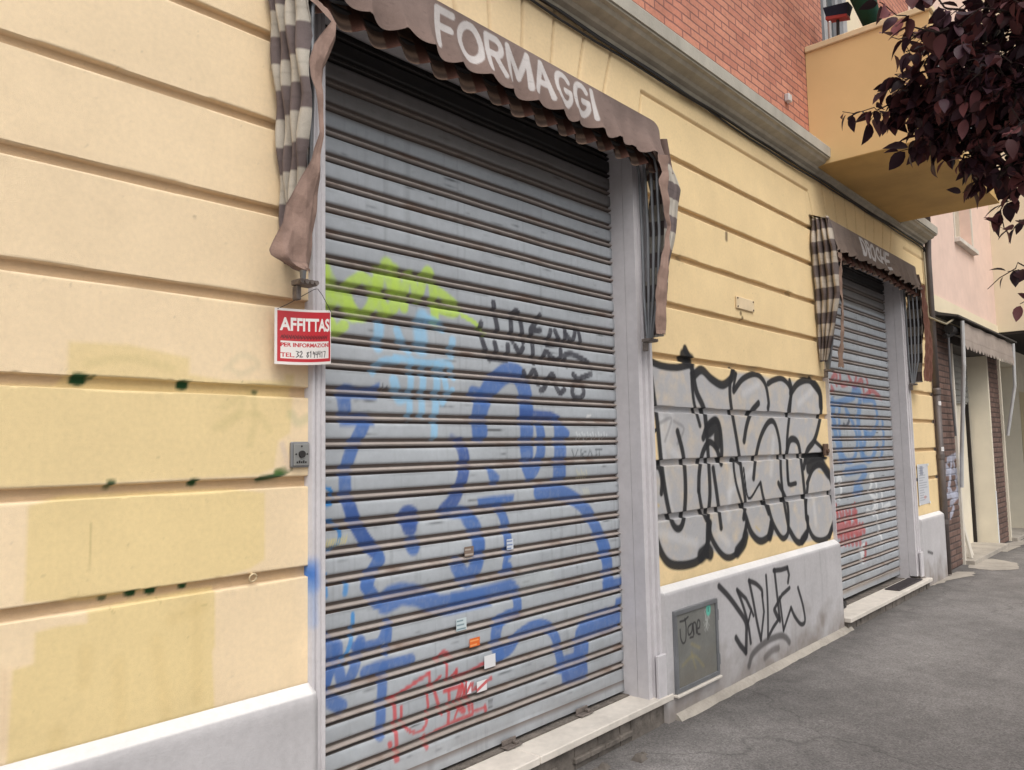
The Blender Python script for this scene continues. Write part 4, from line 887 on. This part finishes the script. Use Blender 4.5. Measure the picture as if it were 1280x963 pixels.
# ------------------------------------------------------------------ sign, boxes, papers
sx0, sx1, sz0, sz1 = 1.355, 1.558, 1.738, 1.922
s = Surf(ar(sx0, sx1, .0012), ar(sz0, sz1, .0012)); s.fill((232, 226, 222))
w_, h_ = sx1-sx0, sz1-sz0
def R_(a, b_, c_, d_): return [(sx0+a*w_, sz0+c_*h_), (sx0+b_*w_, sz0+c_*h_), (sx0+b_*w_, sz0+d_*h_), (sx0+a*w_, sz0+d_*h_)]
RED = (192, 42, 52)
s.poly(R_(.04,.985,.05,.955), RED); s.poly(R_(.085,.945,.11,.42), (232,226,222))
s.text('AFFITTASI', sx0+.075*w_, sz0+.60*h_, .24*h_, (240,236,232), width=.93*w_, bold=.03)
s.text('PER INFORMAZIONI', sx0+.085*w_, sz0+.315*h_, .075*h_, RED, width=.87*w_, bold=.035)
s.text('TEL.', sx0+.085*w_, sz0+.13*h_, .085*h_, RED, width=.21*w_, bold=.03)
x = sx0+.32*w_; z = sz0+.135*h_; u = .085*h_
DG = {'3': [(0,1),(.5,.9),(.2,.55),(.55,.3),(0,0)], '2': [(0,.8),(.35,1),(.5,.7),(0,0),(.6,.05)], '8': [(.5,.9),(.1,.8),(.5,.3),(.2,0),(.05,.3),(.5,.9)], '1': [(.1,.8),(.3,1),(.25,0)], '9': [(.5,.8),(.15,1),(.1,.6),(.5,.75),(.4,0)], '4': [(.1,1),(.05,.5),(.5,.5),(.45,1),(.45,0)], '7': [(0,1),(.5,1),(.2,0)]}
for i, ch in enumerate('32 8194417'):
    if ch in DG: s.stroke([(x+i*.0115+a*u*1.0, z+b_*u*1.25+.001*math.sin(i*2)) for a, b_ in DG[ch]], .0030, (40,38,44), .95, .4, False)
for i in range(15):
    x = sx0+.09*w_+i*.055*w_; s.stroke([(x, sz0+.47*h_), (x+.004, sz0+.52*h_), (x+.007, sz0+.46*h_), (x+.010, sz0+.53*h_)], .0026, (40,30,34), .85, .5, False)
t_ = (s.U-sx0)/w_; X = s.U; Y = -0.040-0.022*np.sin(np.pi*np.clip(t_, 0, 1))-0.02*t_; 
Zs = s.V-0.010*np.sin(np.pi*t_)*0+0.012*t_-0.006*np.sin(np.pi*t_)
sg = empty('rental_sign', (1.46, 0, 1.75), 'red and white AFFITTASI rental sign wired to the left surround of the near shutter', 'sign')
s.build('board', (X, Y, Zs), M['print'], sg)
m_ = MB(); m_.tube([(sx0+.008, -0.045, sz1-.004), (sx0+.05, -0.04, sz1+.018), (1.50, -0.045, 2.0), (1.515, -0.04, 2.005)], .0012, 5); m_.tube([(sx1-.006, -0.07, sz1+.004), (1.53, -0.05, 1.985), (1.515, -0.045, 2.005)], .0012, 5); m_.build('hanging_wire', M['dark_metal'], sg)

bx = empty('intercom_box', (1.47, 0, 1.40), 'small grey metal key box beside the left edge of the near shutter', 'intercom')
m_ = MB(); m_.box(1.436, 1.506, -0.014, 0.001, 1.402, 1.487, .004); m_.build('housing', M['grey_metal'], bx)
m_ = MB(); m_.box(1.442, 1.500, -0.019, -0.0145, 1.408, 1.481, .002); m_.build('face_plate', plain('plate_metal', (158,158,156), .4, .5), bx)
m_ = MB(); m_.tube([(1.471, -0.0195, 1.446), (1.471, -0.026, 1.446)], .012, 14); m_.tube([(1.450, -0.0195, 1.446), (1.450, -0.021, 1.446)], .003, 8); m_.tube([(1.492, -0.0195, 1.446), (1.492, -0.021, 1.446)], .003, 8); m_.tube([(1.471, -0.0195, 1.472), (1.471, -0.021, 1.472)], .003, 8)
for k in range(5): m_.box(1.452+k*.008, 1.457+k*.008, -0.0205, -0.0192, 1.416, 1.422+.003*(k % 2))
m_.build('lock', M['dark_metal'], bx)
x, z = FP(314, 722)
m_ = MB()
m_.tube([(x+.012*math.cos(t), -.010-.004*math.sin(t), z+.012*math.sin(t)) for t in np.linspace(0, 2*math.pi, 15)], .0028, 6); m_.tube([(x, 0.02, z+.012), (x, -0.012, z+.012)], .003, 6)
tag(m_.build('wall_ring', plain('ring_metal', (206, 186, 150), .5), None, True), 'small cream painted ring fixed in a groove of the left wall', 'ring')
# plaque
pxx = [FP(918,372), FP(941,378)]
pl = empty('name_plaque', (4.87, 0, 2.37), 'small blank cream plaque on the yellow wall between the shops', 'plaque')
m_ = MB(); m_.box(4.745, 5.005, -0.012, -0.001, 2.338, 2.418, .003); m_.build('plate', plain('plaque_stone', (222, 200, 165), .7), pl)
m_ = MB()
for xx in (4.76, 4.99):
    for zz in (2.35, 2.406): m_.tube([(xx, -0.0125, zz), (xx, -0.016, zz)], .006, 8)
build_split(m_, 'screw', M['rust_metal'], pl)
# lock switch beside the far shutter
m_ = MB(); x, z = FP(1034, 563, -0.03); m_.box(x-.05, x+.03, -0.032, -0.013, z-.04, z+.05, .004); m_.tube([(x-.01, -0.033, z-.005), (x-.01, -0.047, z-.005)], .018, 10)
tag(m_.build('key_switch', M['rust_metal']), 'small dark key switch at the left edge of the far shutter', 'switch')
# notice on the end pier
n_ = empty('paper_notice', (8.83, 0, 0.8), 'white printed paper notice on the yellow pier right of the far shutter', 'notice')
s = Surf(ar(8.64, 9.04, .006), ar(0.80, 1.21, .004)); s.fill((206, 208, 214))
for k in range(14):
    z = 1.17-k*.025
    s.stroke([(8.69, z), (8.69+.30*(.5+.5*random.random()), z)], .008, (120, 125, 140), .6, .4, False)
s.poly([(8.74,1.10),(8.86,1.10),(8.86,1.19),(8.74,1.19)], (110,116,140), .6); s.stroke([(8.86,.87),(8.92,.87)], .03, (190,120,110), .6)
s.build('sheet', (s.U, -0.006-0.003*np.sin(s.U*9), s.V), M['print'], n_)
m_ = MB()
for xx in (8.65, 9.03):
    for zz in (.81, 1.20): m_.box(xx-.02, xx+.02, -.0125, -.0105, zz-.012, zz+.012)
build_split(m_, 'tape', M['white'], n_)

def sticker(z, c, w, h, col, label, marks, rot=0.0):
    cx, cz = FP(*z(*c), SY)
    cz2 = cz
    # stickers sit on the flat of one slat
    k = math.floor((cz-1.262)/PITCH); hi = 1.262+PITCH*(k+1); 
    s = Surf(ar(-w/2, w/2, .002), ar(-h/2, h/2, .002)); s.fill(col); marks(s, w, h)
    ca, sa = math.cos(rot), math.sin(rot)
    X = cx+s.U*ca-s.V*sa; Z = cz+s.U*sa+s.V*ca
    o = s.build('sticker', (X, np.full(len(X), SY-0.0085), Z), M['print']); tag(o, label, 'sticker'); return o
def mk_lines(col, n, th=.006):
    def f(s, w, h):
        for k in range(n):
            z = h/2-h*(k+.6)/n; s.stroke([(-w*.4, z), (w*(.1+.3*random.random()), z)], th, col, .8, .4, False)
    return f
sticker(zB, (660,322), .060, .050, (196, 208, 212), 'pale white sticker with teal print on a blue patch of the near shutter', mk_lines((90,120,130), 3))
sticker(zC, (95,536), .062, .036, (222, 110, 48), 'small orange sticker on the near shutter', mk_lines((245,170,110), 2))
sticker(zC, (178,640), .070, .054, (222, 222, 224), 'plain white square sticker under the orange one on the near shutter', lambda s, w, h: None)
def redlines(s, w, h): s.stroke([(-w/2,-h*.3),(w/2,h*.3)], .014, (196,70,74), .9)
sticker(zC, (134,775), .062, .045, (222, 220, 222), 'white sticker crossed by red spray low on the near shutter', redlines)
sticker(zC, (64,785), .026, .050, (220, 216, 222), 'narrow white sticker beside the red spray on the near shutter', redlines)
sticker(zD, (18,922), .056, .042, (128, 110, 98), 'brownish worn sticker between the blue letters of the near shutter', mk_lines((190,180,170), 2))
sticker(zD, (215,888), .045, .048, (200, 206, 216), 'white and blue sticker on a blue stem of the near shutter', mk_lines((70,100,160), 3))
sx, sz = 9.50, 1.98
for i, (px, py, w, h, lb) in enumerate(((1171,502,.06,.045,'upper white sticker on the brown drainpipe'), (1177,562,.05,.045,'lower white torn sticker on the brown drainpipe'))):
    zz = FP(px, py, -0.16)[1]
    rr = .0635+.011*0
    s = Surf(ar(-.55, .55, .1), ar(zz-h/2, zz+h/2, .01)); s.fill((220,218,218))
    if i: s.poly([(-.1, zz-.01), (.3, zz-.01), (.3, zz+.01)], (150,160,170), .6)
    s.mottle(.05, .03, 5); r_ = .0375 if zz < 1.95 else .0355
    o = s.build('sticker', (9.44+r_*np.sin(s.U-.5), -0.040-r_*np.cos(s.U-.5), s.V), M['print']); tag(o, lb, 'sticker')
# doormat
m_ = MB(); m_.box(7.66, 8.40, -0.06, 0.07, 0.1015, 0.112, .003); 
for k in range(12): m_.box(7.68+k*.06, 7.71+k*.06, -0.05, 0.06, 0.1125, 0.116)
tag(m_.build('doormat', M['mat']), 'dark ribbed doormat on the sill of the far shutter', 'doormat')

# things on the balcony
br = empty('broom', (6.33, -0.2, 3.76), 'upturned broom with navy bristles and red head on the balcony', 'broom')
y, z = XP(1047, 20, 6.40)
m_ = MB(); m_.tube([(6.40, y, z-.02), (6.42, y+.04, 3.76)], .013, 8); m_.build('handle', M['dark_metal'], br)
m_ = MB(); m_.hexa([(6.36,y-.085,z-.055),(6.44,y-.085,z-.055),(6.44,y+.085,z-.015),(6.36,y+.085,z-.015),(6.36,y-.085,z-.03),(6.44,y-.085,z-.03),(6.44,y+.085,z+.01),(6.36,y+.085,z+.01)]); m_.build('head', M['red'], br)
m_ = MB(); m_.hexa([(6.362,y-.083,z-.029),(6.438,y-.083,z-.029),(6.438,y+.083,z+.011),(6.362,y+.083,z+.011),(6.345,y-.105,z+.055),(6.455,y-.105,z+.055),(6.455,y+.095,z+.085),(6.345,y+.095,z+.085)]); m_.build('bristles', M['navy'], br)
y, z = XP(1037, 27, 6.34)
m_ = MB(); m_.tube([(6.34, y, 3.76), (6.34, y, z-.01), (6.34, y, z)], [.014, .014, .009], 8); tag(m_.build('white_pole', M['white_metal']), 'short white pole standing beside the broom on the balcony', 'pole')
um = empty('furled_parasol', (7.0, -0.4, 3.76), 'dark green furled parasol leaning on the balcony', 'parasol')
p0 = FP(1091, 30, -0.42); p1 = FP(1070, -25, -0.42)
base = Vector((p0[0], -0.42, p0[1])); topv = Vector((p1[0], -0.42, p1[1])); dd = (base-topv)
bot = base+dd*((base.z-3.78)/(topv.z-base.z))*-1.0
bot = base.lerp(topv, (3.78-base.z)/(topv.z-base.z))
pts = [bot.lerp(topv, t) for t in np.linspace(0, 1.5, 16)]
m_ = MB(); m_.tube(pts[3:], [0.085+.02*math.sin(i*2.1) for i in range(11)]+[.05, .02], 10); m_.build('canopy', M['green'], um, True)
m_ = MB(); m_.tube([pts[0], pts[4]], .018, 8); m_.build('pole', M['white_metal'], um)

# ================================================================== NEIGHBOUR
nb = empty('neighbour_building', (11.5, 0.2, 0), 'pink plastered house with brown clinker shopfront beyond the drainpipe', 'building')
m_ = MB(); X1 = 13.35; wx0, wx1, wz0 = 11.10, 12.05, 4.02
m_.box(9.46, wx0, 0.03, 0.3, 3.12, 10); m_.box(wx0, wx1, 0.03, 0.3, 3.12, wz0); m_.box(wx1, X1, 0.03, 0.3, 3.12, 10); m_.box(wx0, wx1, 0.03, 0.3, 5.6, 10)
m_.build('upper_wall', M['pink'], nb)
m_ = MB(); m_.box(9.46, X1, 0.012, 0.3, 2.84, 3.117); m_.build('band_course', M['cream'], nb)
m_ = MB(); m_.box(wx0, wx1, 0.16, 0.20, wz0, 5.6); wn = m_.build('window', plain('window_shutter', (190,178,160), .7), nb)
m_ = MB(); m_.box(wx0-0.05, wx1+0.05, -0.04, 0.16, wz0-0.06, wz0-0.002, .005); m_.build('sill', M['marble'], wn)
m_ = MB(); m_.box(wx0-0.04, wx0-.001, 0.015, 0.10, wz0, 5.6); m_.box(wx1+.001, wx1+0.04, 0.015, 0.10, wz0, 5.6); build_split(m_, 'frame', M['wood'], wn)
def pier(x0, x1, paint=None):
    s = Surf(ar(x0, x1, .007), ar(0.0, 2.838, .007)); bh, bw = .070, .215
    row = np.floor(s.V/bh); xo = s.U+(row % 2)*bw/2
    mort = ((s.V % bh) < .011) | ((xo % bw) < .011)
    hsh = np.sin(np.floor(xo/bw)*12.9+row*78.2)*43758.5; hsh = hsh-np.floor(hsh)
    s.C = lin((112, 88, 80))*(0.75+0.5*hsh)[:, None]; s.C[mort] = lin((70, 60, 58))
    if paint: paint(s)
    y = np.where(mort, 0.026, 0.020)
    o = s.build('clinker_pier', (s.U, y, s.V), M['tile'], nb, smooth=False)
    m = MB(); m.box(x0, x1, 0.03, 0.55, 0.0, 2.838); m.build('core', M['portal'], o); return o
def pier_tag(s):
    z = Zm(1130, 490, 3.853); W = lambda pts: [FP(*z(*p), .02) for p in pts]
    for pts in ([(210,330),(260,300)], [(205,360),(225,400),(215,470)], [(240,340),(255,420),(265,340)], [(215,450),(240,500),(268,440)], [(225,540),(262,500),(268,545)], [(225,600),(240,560)], [(205,390),(268,380)], [(210,500),(268,490)], [(220,410),(230,340)], [(250,430),(262,480)]):
        s.stroke(W(pts), .07, (176, 180, 198), .75, .4)
    s.stroke(W([(200,560),(190,600)]), .1, (190,120,110), .3, .8)
pier(9.492, 10.38, pier_tag); pier(12.42, 13.12)
m_ = MB()
m_.box(9.46, 9.488, 0.03, 0.55, 0, 2.838); m_.box(12.35, 12.418, 0.010, 0.55, 0, 2.60); pass
build_split(m_, 'portal_frame', M['portal'], nb)
m_ = MB(); m_.box(10.382, 10.44, -0.005, 0.55, 0.0, 2.60); m_.build('door_jamb', M['wood'], nb)
m_ = MB(); m_.box(10.382, 12.418, 0.010, 0.55, 2.602, 2.838); m_.build('lintel', M['canopy'], nb)  # dark colour puts the shade under the canopy into the lintel
m_ = MB(); m_.box(10.45, 12.35, 0.30, 0.34, 0.0, 2.60); m_.build('portal_door', M['portal'], nb)
m_ = MB(); m_.box(12.30, 12.345, 0.26, 0.298, 0.05, 2.0); m_.build('door_edge', M['dark'], nb)
m_ = MB(); z = 2.6
while z > 1.96: m_.box(10.452, 12.348, 0.252, 0.262, z-0.075, z-0.008, .004); z -= .08
m_.box(10.452, 12.348, 0.263, 0.27, 1.94, 2.6); m_.build('roller_shutter', M['shutter_far'], nb)
m_ = MB(); m_.box(12.354, 12.416, 0.0065, 0.0095, 0.05, 0.75); m_.build('repaint_patch', M['white'], nb)
m_ = MB(); m_.box(10.40, 12.40, -0.10, 0.30, -0.02, 0.05, .005); m_.box(13.15, 15.9, -0.08, 0.30, -0.02, 0.05, .005); build_split(m_, 'door_sill', M['patch'], nb)
m_ = MB(); m_.box(13.122, 13.19, -0.005, 0.55, 0, 2.6); m_.box(13.122, 16.0, 0.015, 0.55, 2.602, 2.838); m_.box(14.6, 17.0, 0.012, 0.5, 0.0, 2.6); build_split(m_, 'portal_frame', M['portal'], nb)
m_ = MB(); m_.box(13.19, 14.6, 0.30, 0.34, 0, 2.6); m_.build('portal_door', M['shutter_far'], nb)
s = Surf(ar(14.62, 16.6, .03), ar(.9, 2.2, .03)); s.fill((206,190,155))
for k in range(14): s.stroke([(14.8+(k % 7)*.22, 1.95-.35*(k//7)), (14.9+(k % 7)*.22, 1.8-.35*(k//7))], .05, (180,166,138), .7, .5, False)
s.build('faded_wall_panel', (s.U, np.full(len(s.U), .008), s.V), M['print'], nb)
# leaning white boards in the portal
for (a, b_, w, lb) in (((10.62,-0.02,0.055),(10.52,0.22,1.55),.035,'thin white board leaning inside the cream doorway, nearer one'), ((10.86,0.02,0.055),(10.60,0.25,1.38),.028,'thin white board leaning inside the cream doorway, farther one')):
    A, B = Vector(a), Vector(b_); m_ = MB(); o = Vector((w, 0, 0)); t = Vector((0, .012, 0))
    m_.hexa([A-o-t, A+o-t, A+o+t, A-o+t, B-o-t, B+o-t, B+o+t, B-o+t]); tag(m_.build('leaning_board', M['wood']), lb, 'board', 'white boards leaning in the doorway')
# flat canopy and awning of the neighbour
sa = empty('shop_awning', (11.4, 0, 2.8), 'pale grey scalloped awning under a dark flat canopy on the clinker shop', 'awning')
m_ = MB(); m_.hexa([(9.70,-0.02,2.86),(13.2,-0.02,2.86),(13.2,0.009,2.86),(9.70,0.009,2.86),(9.70,-0.02,2.91),(13.2,-0.02,2.91),(13.2,0.009,2.91),(9.70,0.009,2.91)]); m_.hexa([(9.72,-0.24,2.82),(13.15,-0.24,2.82),(13.15,-0.02,2.862),(9.72,-0.02,2.862),(9.72,-0.24,2.84),(13.15,-0.24,2.84),(13.15,-0.02,2.90),(9.72,-0.02,2.90)])
m_.build('canopy_sheet', M['canopy'], sa)
us = ar(10.0, 12.95, .015); vs = ar(0, 1, .05); s = Surf(us, vs); s.fill((160, 147, 138)); s.mottle(.06, .2, 5)
scl = .05*np.abs(np.sin(np.pi*s.U/.16)); 
s.C[(s.V > .72) & (s.V < .76)] *= .8
s.build('valance', (s.U, -0.20-.02*s.V+.006*np.sin(s.U*9), 2.80-.27*s.V-scl*np.clip((s.V-.8)/.2, 0, 1)), M['fabric'], sa)
m_ = MB(); m_.tube([(9.98,-0.22,2.80),(10.02,-0.20,2.3),(10.28,-0.06,1.25),(10.33,-0.03,0.9)], .022, 8); m_.build('arm', M['white_metal'], sa)
m_ = MB(); m_.tube([(12.97,-0.22,2.80),(13.0,-0.20,2.2),(13.06,-0.06,1.5)], .022, 8); m_.build('arm', M['white_metal'], sa)
m_ = MB(); m_.tube([(9.85,-0.10,2.72),(10.0,-0.06,2.1),(10.2,-0.03,1.5)], .012, 8); m_.build('arm', M['grey_metal'], sa)
m_ = MB(); m_.tube([(9.8,-0.12,2.70),(13.0,-0.12,2.70)], .05, 10); m_.tube([(9.78,-0.08,2.62),(9.95,-0.12,2.66),(10.15,-0.14,2.68)], .03, 8); m_.build('roller', M['dark_metal'], sa)
# far cream block over the passage
fb = empty('far_building', (15, -1.5, 0), 'cream plastered block projecting over the shops at the far end of the street', 'building')
m_ = MB(); m_.box(X1+.002, 22, -4.2, 0.3, 3.02, 12); m_.build('upper_wall', M['cream'], fb)
m_ = MB(); m_.box(X1+.01, 22, -4.19, 0.29, 2.98, 3.018); m_.build('soffit', M['dark'], fb)
m_ = MB(); m_.box(20.5, 22, -4.1, 0.29, 0, 2.98); m_.box(17.0, 22, 0.02, 0.29, 0, 2.97); m_.build('ground_floor_wall', M['cream'], fb)
m_ = MB()
for z in (6.2,): m_.box(X1-.03, X1+.001, -2.6, -1.6, z, z+1.5)
wf = m_.build('window', M['glass'], fb)
m_ = MB(); m_.box(X1-.06, X1-.031, -2.7, -1.5, 6.1, 6.17); m_.build('sill', M['marble'], wf)
m_ = MB(); m_.box(X1+0.3, X1+0.5, -4.1, -3.9, 0, 2.98); m_.build('column', M['cream'], fb)

# ================================================================== PLUM TREE
tr = empty('plum_tree', (3.6, -3.1, 0), 'dark purple leaved plum tree overhanging the upper right of the street', 'tree')
T0 = Vector((3.6, -3.1, 0)); FORK = Vector((3.55, -3.0, 2.1))
mb = MB(); mb.tube([T0, T0+Vector((.02,.02,.7)), T0+Vector((-.03,.05,1.4)), FORK], [.13, .105, .095, .085], 12)
limbs = []; anchors = []
def curve(a, b_, sag, n=9):
    a, b_ = Vector(a), Vector(b_); out = []
    for t in np.linspace(0, 1, n):
        p = a.lerp(b_, t); p.z += sag*math.sin(math.pi*t); p += Vector(rng.normal(0, .012, 3)); out.append(p)
    return out
def limb(a, b_, sag, ra, rb):
    pts = curve(a, b_, sag); mb.tube(pts, list(np.linspace(ra, rb, len(pts))), 7); return pts
leaves = []      # (pos, dir, size, shade)
def twig(pts, size=.072, dens=1.0, shade=1.0, r=.0035):
    mb.tube(pts, list(np.linspace(r, .0012, len(pts))), 4)
    L = sum((Vector(pts[i+1])-Vector(pts[i])).length for i in range(len(pts)-1))
    n = max(3, int(L/.018*dens))
    for k in range(n):
        t = (k+rng.random())/n*(len(pts)-1); i = min(int(t), len(pts)-2); p = Vector(pts[i]).lerp(Vector(pts[i+1]), t-i)
        ax = (Vector(pts[i+1])-Vector(pts[i])).normalized()
        d = (ax*.55+Vector(rng.normal(0, .6, 3))+Vector((0, 0, -.45))).normalized()
        leaves.append((p, d, size*(.65+.6*rng.random()), shade))
def spray(c, rad, n, size=.052, src=None):
    c = Vector(c)
    for k in range(n):
        d = Vector(rng.normal(0, 1, 3)).normalized()
        a = c+d*rad*.25*rng.random(); e = c+Vector((d.x*rad, d.y*rad, d.z*rad*.75))*(.55+.5*rng.random())
        e.z -= .04*rng.random()
        twig(curve(a, e, .02, 5), size)
# visible limbs reach towards the facade and to the left
tips = [AT(1055,140,3.05), AT(1092,8,2.7), AT(1130,190,3.0), AT(1128,70,2.95), AT(1215,232,3.1), AT(1270,285,3.2), AT(1240,345,3.3), AT(1175,20,2.8), AT(1150,40,3.3)]
core = [(AT(1150,118,3.05), .09, 11), (AT(1168,62,3.05), .09, 7), (AT(1160,165,3.05), .09, 10), (AT(1215,195,3.1), .09, 9), (AT(1205,115,2.95), .15, 16), (AT(1265,110,2.95), .22, 20), (AT(1255,215,3.1), .08, 7), (AT(1190,115,3.05), .15, 20), (AT(1245,85,3.0), .22, 26), (AT(1250,155,3.1), .18, 24), (AT(1190,160,3.15), .12, 12), (AT(1285,15,3.0), .26, 26), (AT(1225,30,3.2), .18, 14), (AT(1150,135,3.05), .10, 10), (AT(1275,225,3.3), .08, 7), (AT(1330,120,3.1), .35, 40), (AT(1370,230,3.3), .2, 18), (AT(1340,-80,3.1), .45, 50)]
hub = Vector(AT(1300,120,3.1)); hub2 = Vector(AT(1340,-40,3.0))
l1 = limb(FORK, hub, .1, .034, .011); l2 = limb(FORK, hub2, .1, .034, .011); limb(FORK, FORK+Vector((.8,-.5,1.8)), .1, .06, .03); limb(FORK, FORK+Vector((-.6,-.9,1.7)), .1, .05, .02)
for (c, rad, n) in core:
    limb(hub if c[2] < hub.z+.25 else hub2, c, .03, .014, .006); spray(c, rad, n)
# outer twigs that show singly against the balcony
def single(a, b_, sag=.03, dens=1.0, size=.066): twig(curve(a, b_, sag, 8), size, dens, 1.0, .004)
C1 = AT(1170,120,3.05)
single(C1, AT(1052,141,3.05), .0, 1.5, .055); single(AT(1165,135,3.05), AT(1085,148,3.05), .0, 1.3); single(C1, AT(1105,112,3.05), .02, 1.6); single(C1, AT(1122,92,3.0), .02, 1.4); single(AT(1180,150,3.1), AT(1128,192,3.05), .02, 1.6); single(AT(1190,160,3.1), AT(1165,190,3.05), .01, 1.6)
single(AT(1190,60,3.0), AT(1118,45,2.9), .02, .8, .07); single(AT(1190,40,2.85), AT(1088,-5,2.7), -.02, .9, .07); single(AT(1200,20,2.9), AT(1130,-10,2.8), .02, 1.1, .07); single(AT(1185,70,3.0), AT(1150,30,2.9), .02, 1.0, .07); single(AT(1175,90,3.0), AT(1128,60,2.95), .01, .9, .07)
single(AT(1255,175,3.1), AT(1205,240,3.1), .02, 1.2, .06); single(AT(1262,180,3.1), AT(1225,215,3.1), .02, 1.2, .06); single(AT(1290,215,3.1), AT(1240,285,3.1), .0, 1.3, .06); single(AT(1300,230,3.2), AT(1258,250,3.15), .0, 1.4, .06); single(AT(1310,260,3.2), AT(1265,292,3.15), .0, 1.3, .06)
single(AT(1330,330,3.2), AT(1236,343,3.2), .0, .35, .055); single(AT(1320,335,3.2), AT(1262,340,3.2), .01, .9, .055); single(AT(1330,360,3.2), AT(1272,378,3.2), .0, .7, .055); single(AT(1230,175,3.1), AT(1190,182,3.1), .02, 1.5, .06)
# the rest of the crown over the pavement
for k in range(26):
    a = rng.random()*6.283; rr = .5+1.0*rng.random(); c = T0+Vector((math.cos(a)*rr+.5, math.sin(a)*rr-.4, 2.7+1.5*rng.random()))
    v = Vector(c)-Vector(CAM); px = v.dot(Vector(fw)); ix = 640+F_*v.dot(Vector(rt))/px if px > 0 else 9999
    if ix < 1420 and px > 0: continue
    limb(FORK+Vector((0,0,.2)), c, .05, .02, .008); spray(c, .38, 16, .08)
mb.build('trunk', M['bark'], tr)
V, Fc, Cc = [], [], []
prof = [(0, 0), (.12, .17), (.30, .27), (.52, .27), (.75, .17), (1.0, 0)]
for p, d, sz, sh in leaves:
    up_ = Vector(rng.normal(0, .5, 3))+Vector((0, 0, 1)); sd = d.cross(up_)
    if sd.length < 1e-3: continue
    sd.normalize(); nn = sd.cross(d).normalized(); b0 = len(V); col = lin((64, 42, 50) if rng.random() < .55 else (100, 60, 62))*(.45+1.0*rng.random())
    st = p+d*sz*.15
    for i, (t, w) in enumerate(prof):
        bend = -.25*t*t*sz
        c = st+d*(t*sz)+nn*bend
        for sgn in (-1, 0, 1):
            V.append(tuple(c+sd*(sgn*w*sz)+nn*(abs(sgn)*w*sz*.28))); Cc.append((*col, 1))
    for i in range(len(prof)-1):
        a = b0+i*3; Fc += [(a, a+1, a+4, a+3), (a+1, a+2, a+5, a+4)]
me = bpy.data.meshes.new('crown'); me.from_pydata(V, [], Fc)
at = me.attributes.new('Col', 'FLOAT_COLOR', 'POINT'); at.data.foreach_set('color', np.array(Cc, dtype=np.float32).ravel()); me.update(); me.shade_smooth()
link('crown', me, M['leaf'], tr)
print('leaves', len(leaves))

# ================================================================== LIGHT AND CAMERA
w = bpy.data.worlds.new('World'); scene.world = w; w.use_nodes = True; nt = w.node_tree
bg = nt.nodes['Background']; sk = nt.nodes.new('ShaderNodeTexSky'); sk.sky_type = 'NISHITA'; sk.sun_disc = False
EL, AZ = math.radians(55), math.radians(205)     # sun in the street, a little behind and left
sk.sun_elevation = EL; sk.sun_rotation = AZ; sk.air_density = 1.6; sk.dust_density = 4.0; sk.ozone_density = 1.0
hs = nt.nodes.new('ShaderNodeHueSaturation'); hs.inputs['Saturation'].default_value = 0.30
nt.links.new(sk.outputs[0], hs.inputs['Color']); nt.links.new(hs.outputs[0], bg.inputs['Color']); bg.inputs['Strength'].default_value = 0.15
sd = bpy.data.lights.new('Sun', 'SUN'); sd.energy = 1.55; sd.angle = math.radians(40); sd.color = (1.0, .96, .90)
so = bpy.data.objects.new('Sun', sd); COL.objects.link(so)
dv = Vector((math.sin(AZ)*math.cos(EL), math.cos(AZ)*math.cos(EL), math.sin(EL)))
so.rotation_euler = dv.to_track_quat('Z', 'Y').to_euler(); so.location = (0, -6, 8)
cd = bpy.data.cameras.new('Camera'); cam = bpy.data.objects.new('Camera', cd); COL.objects.link(cam); scene.camera = cam
cd.sensor_fit = 'HORIZONTAL'; cd.sensor_width = 36; cd.lens = F_/1280*36; cd.clip_start = .05; cd.clip_end = 500
cam.matrix_world = Matrix(((rt[0], up[0], -fw[0], CAM[0]), (rt[1], up[1], -fw[1], CAM[1]), (rt[2], up[2], -fw[2], CAM[2]), (0, 0, 0, 1)))
scene.view_settings.view_transform = 'Standard'; scene.view_settings.look = 'None'; scene.view_settings.exposure = 0; scene.view_settings.gamma = 1
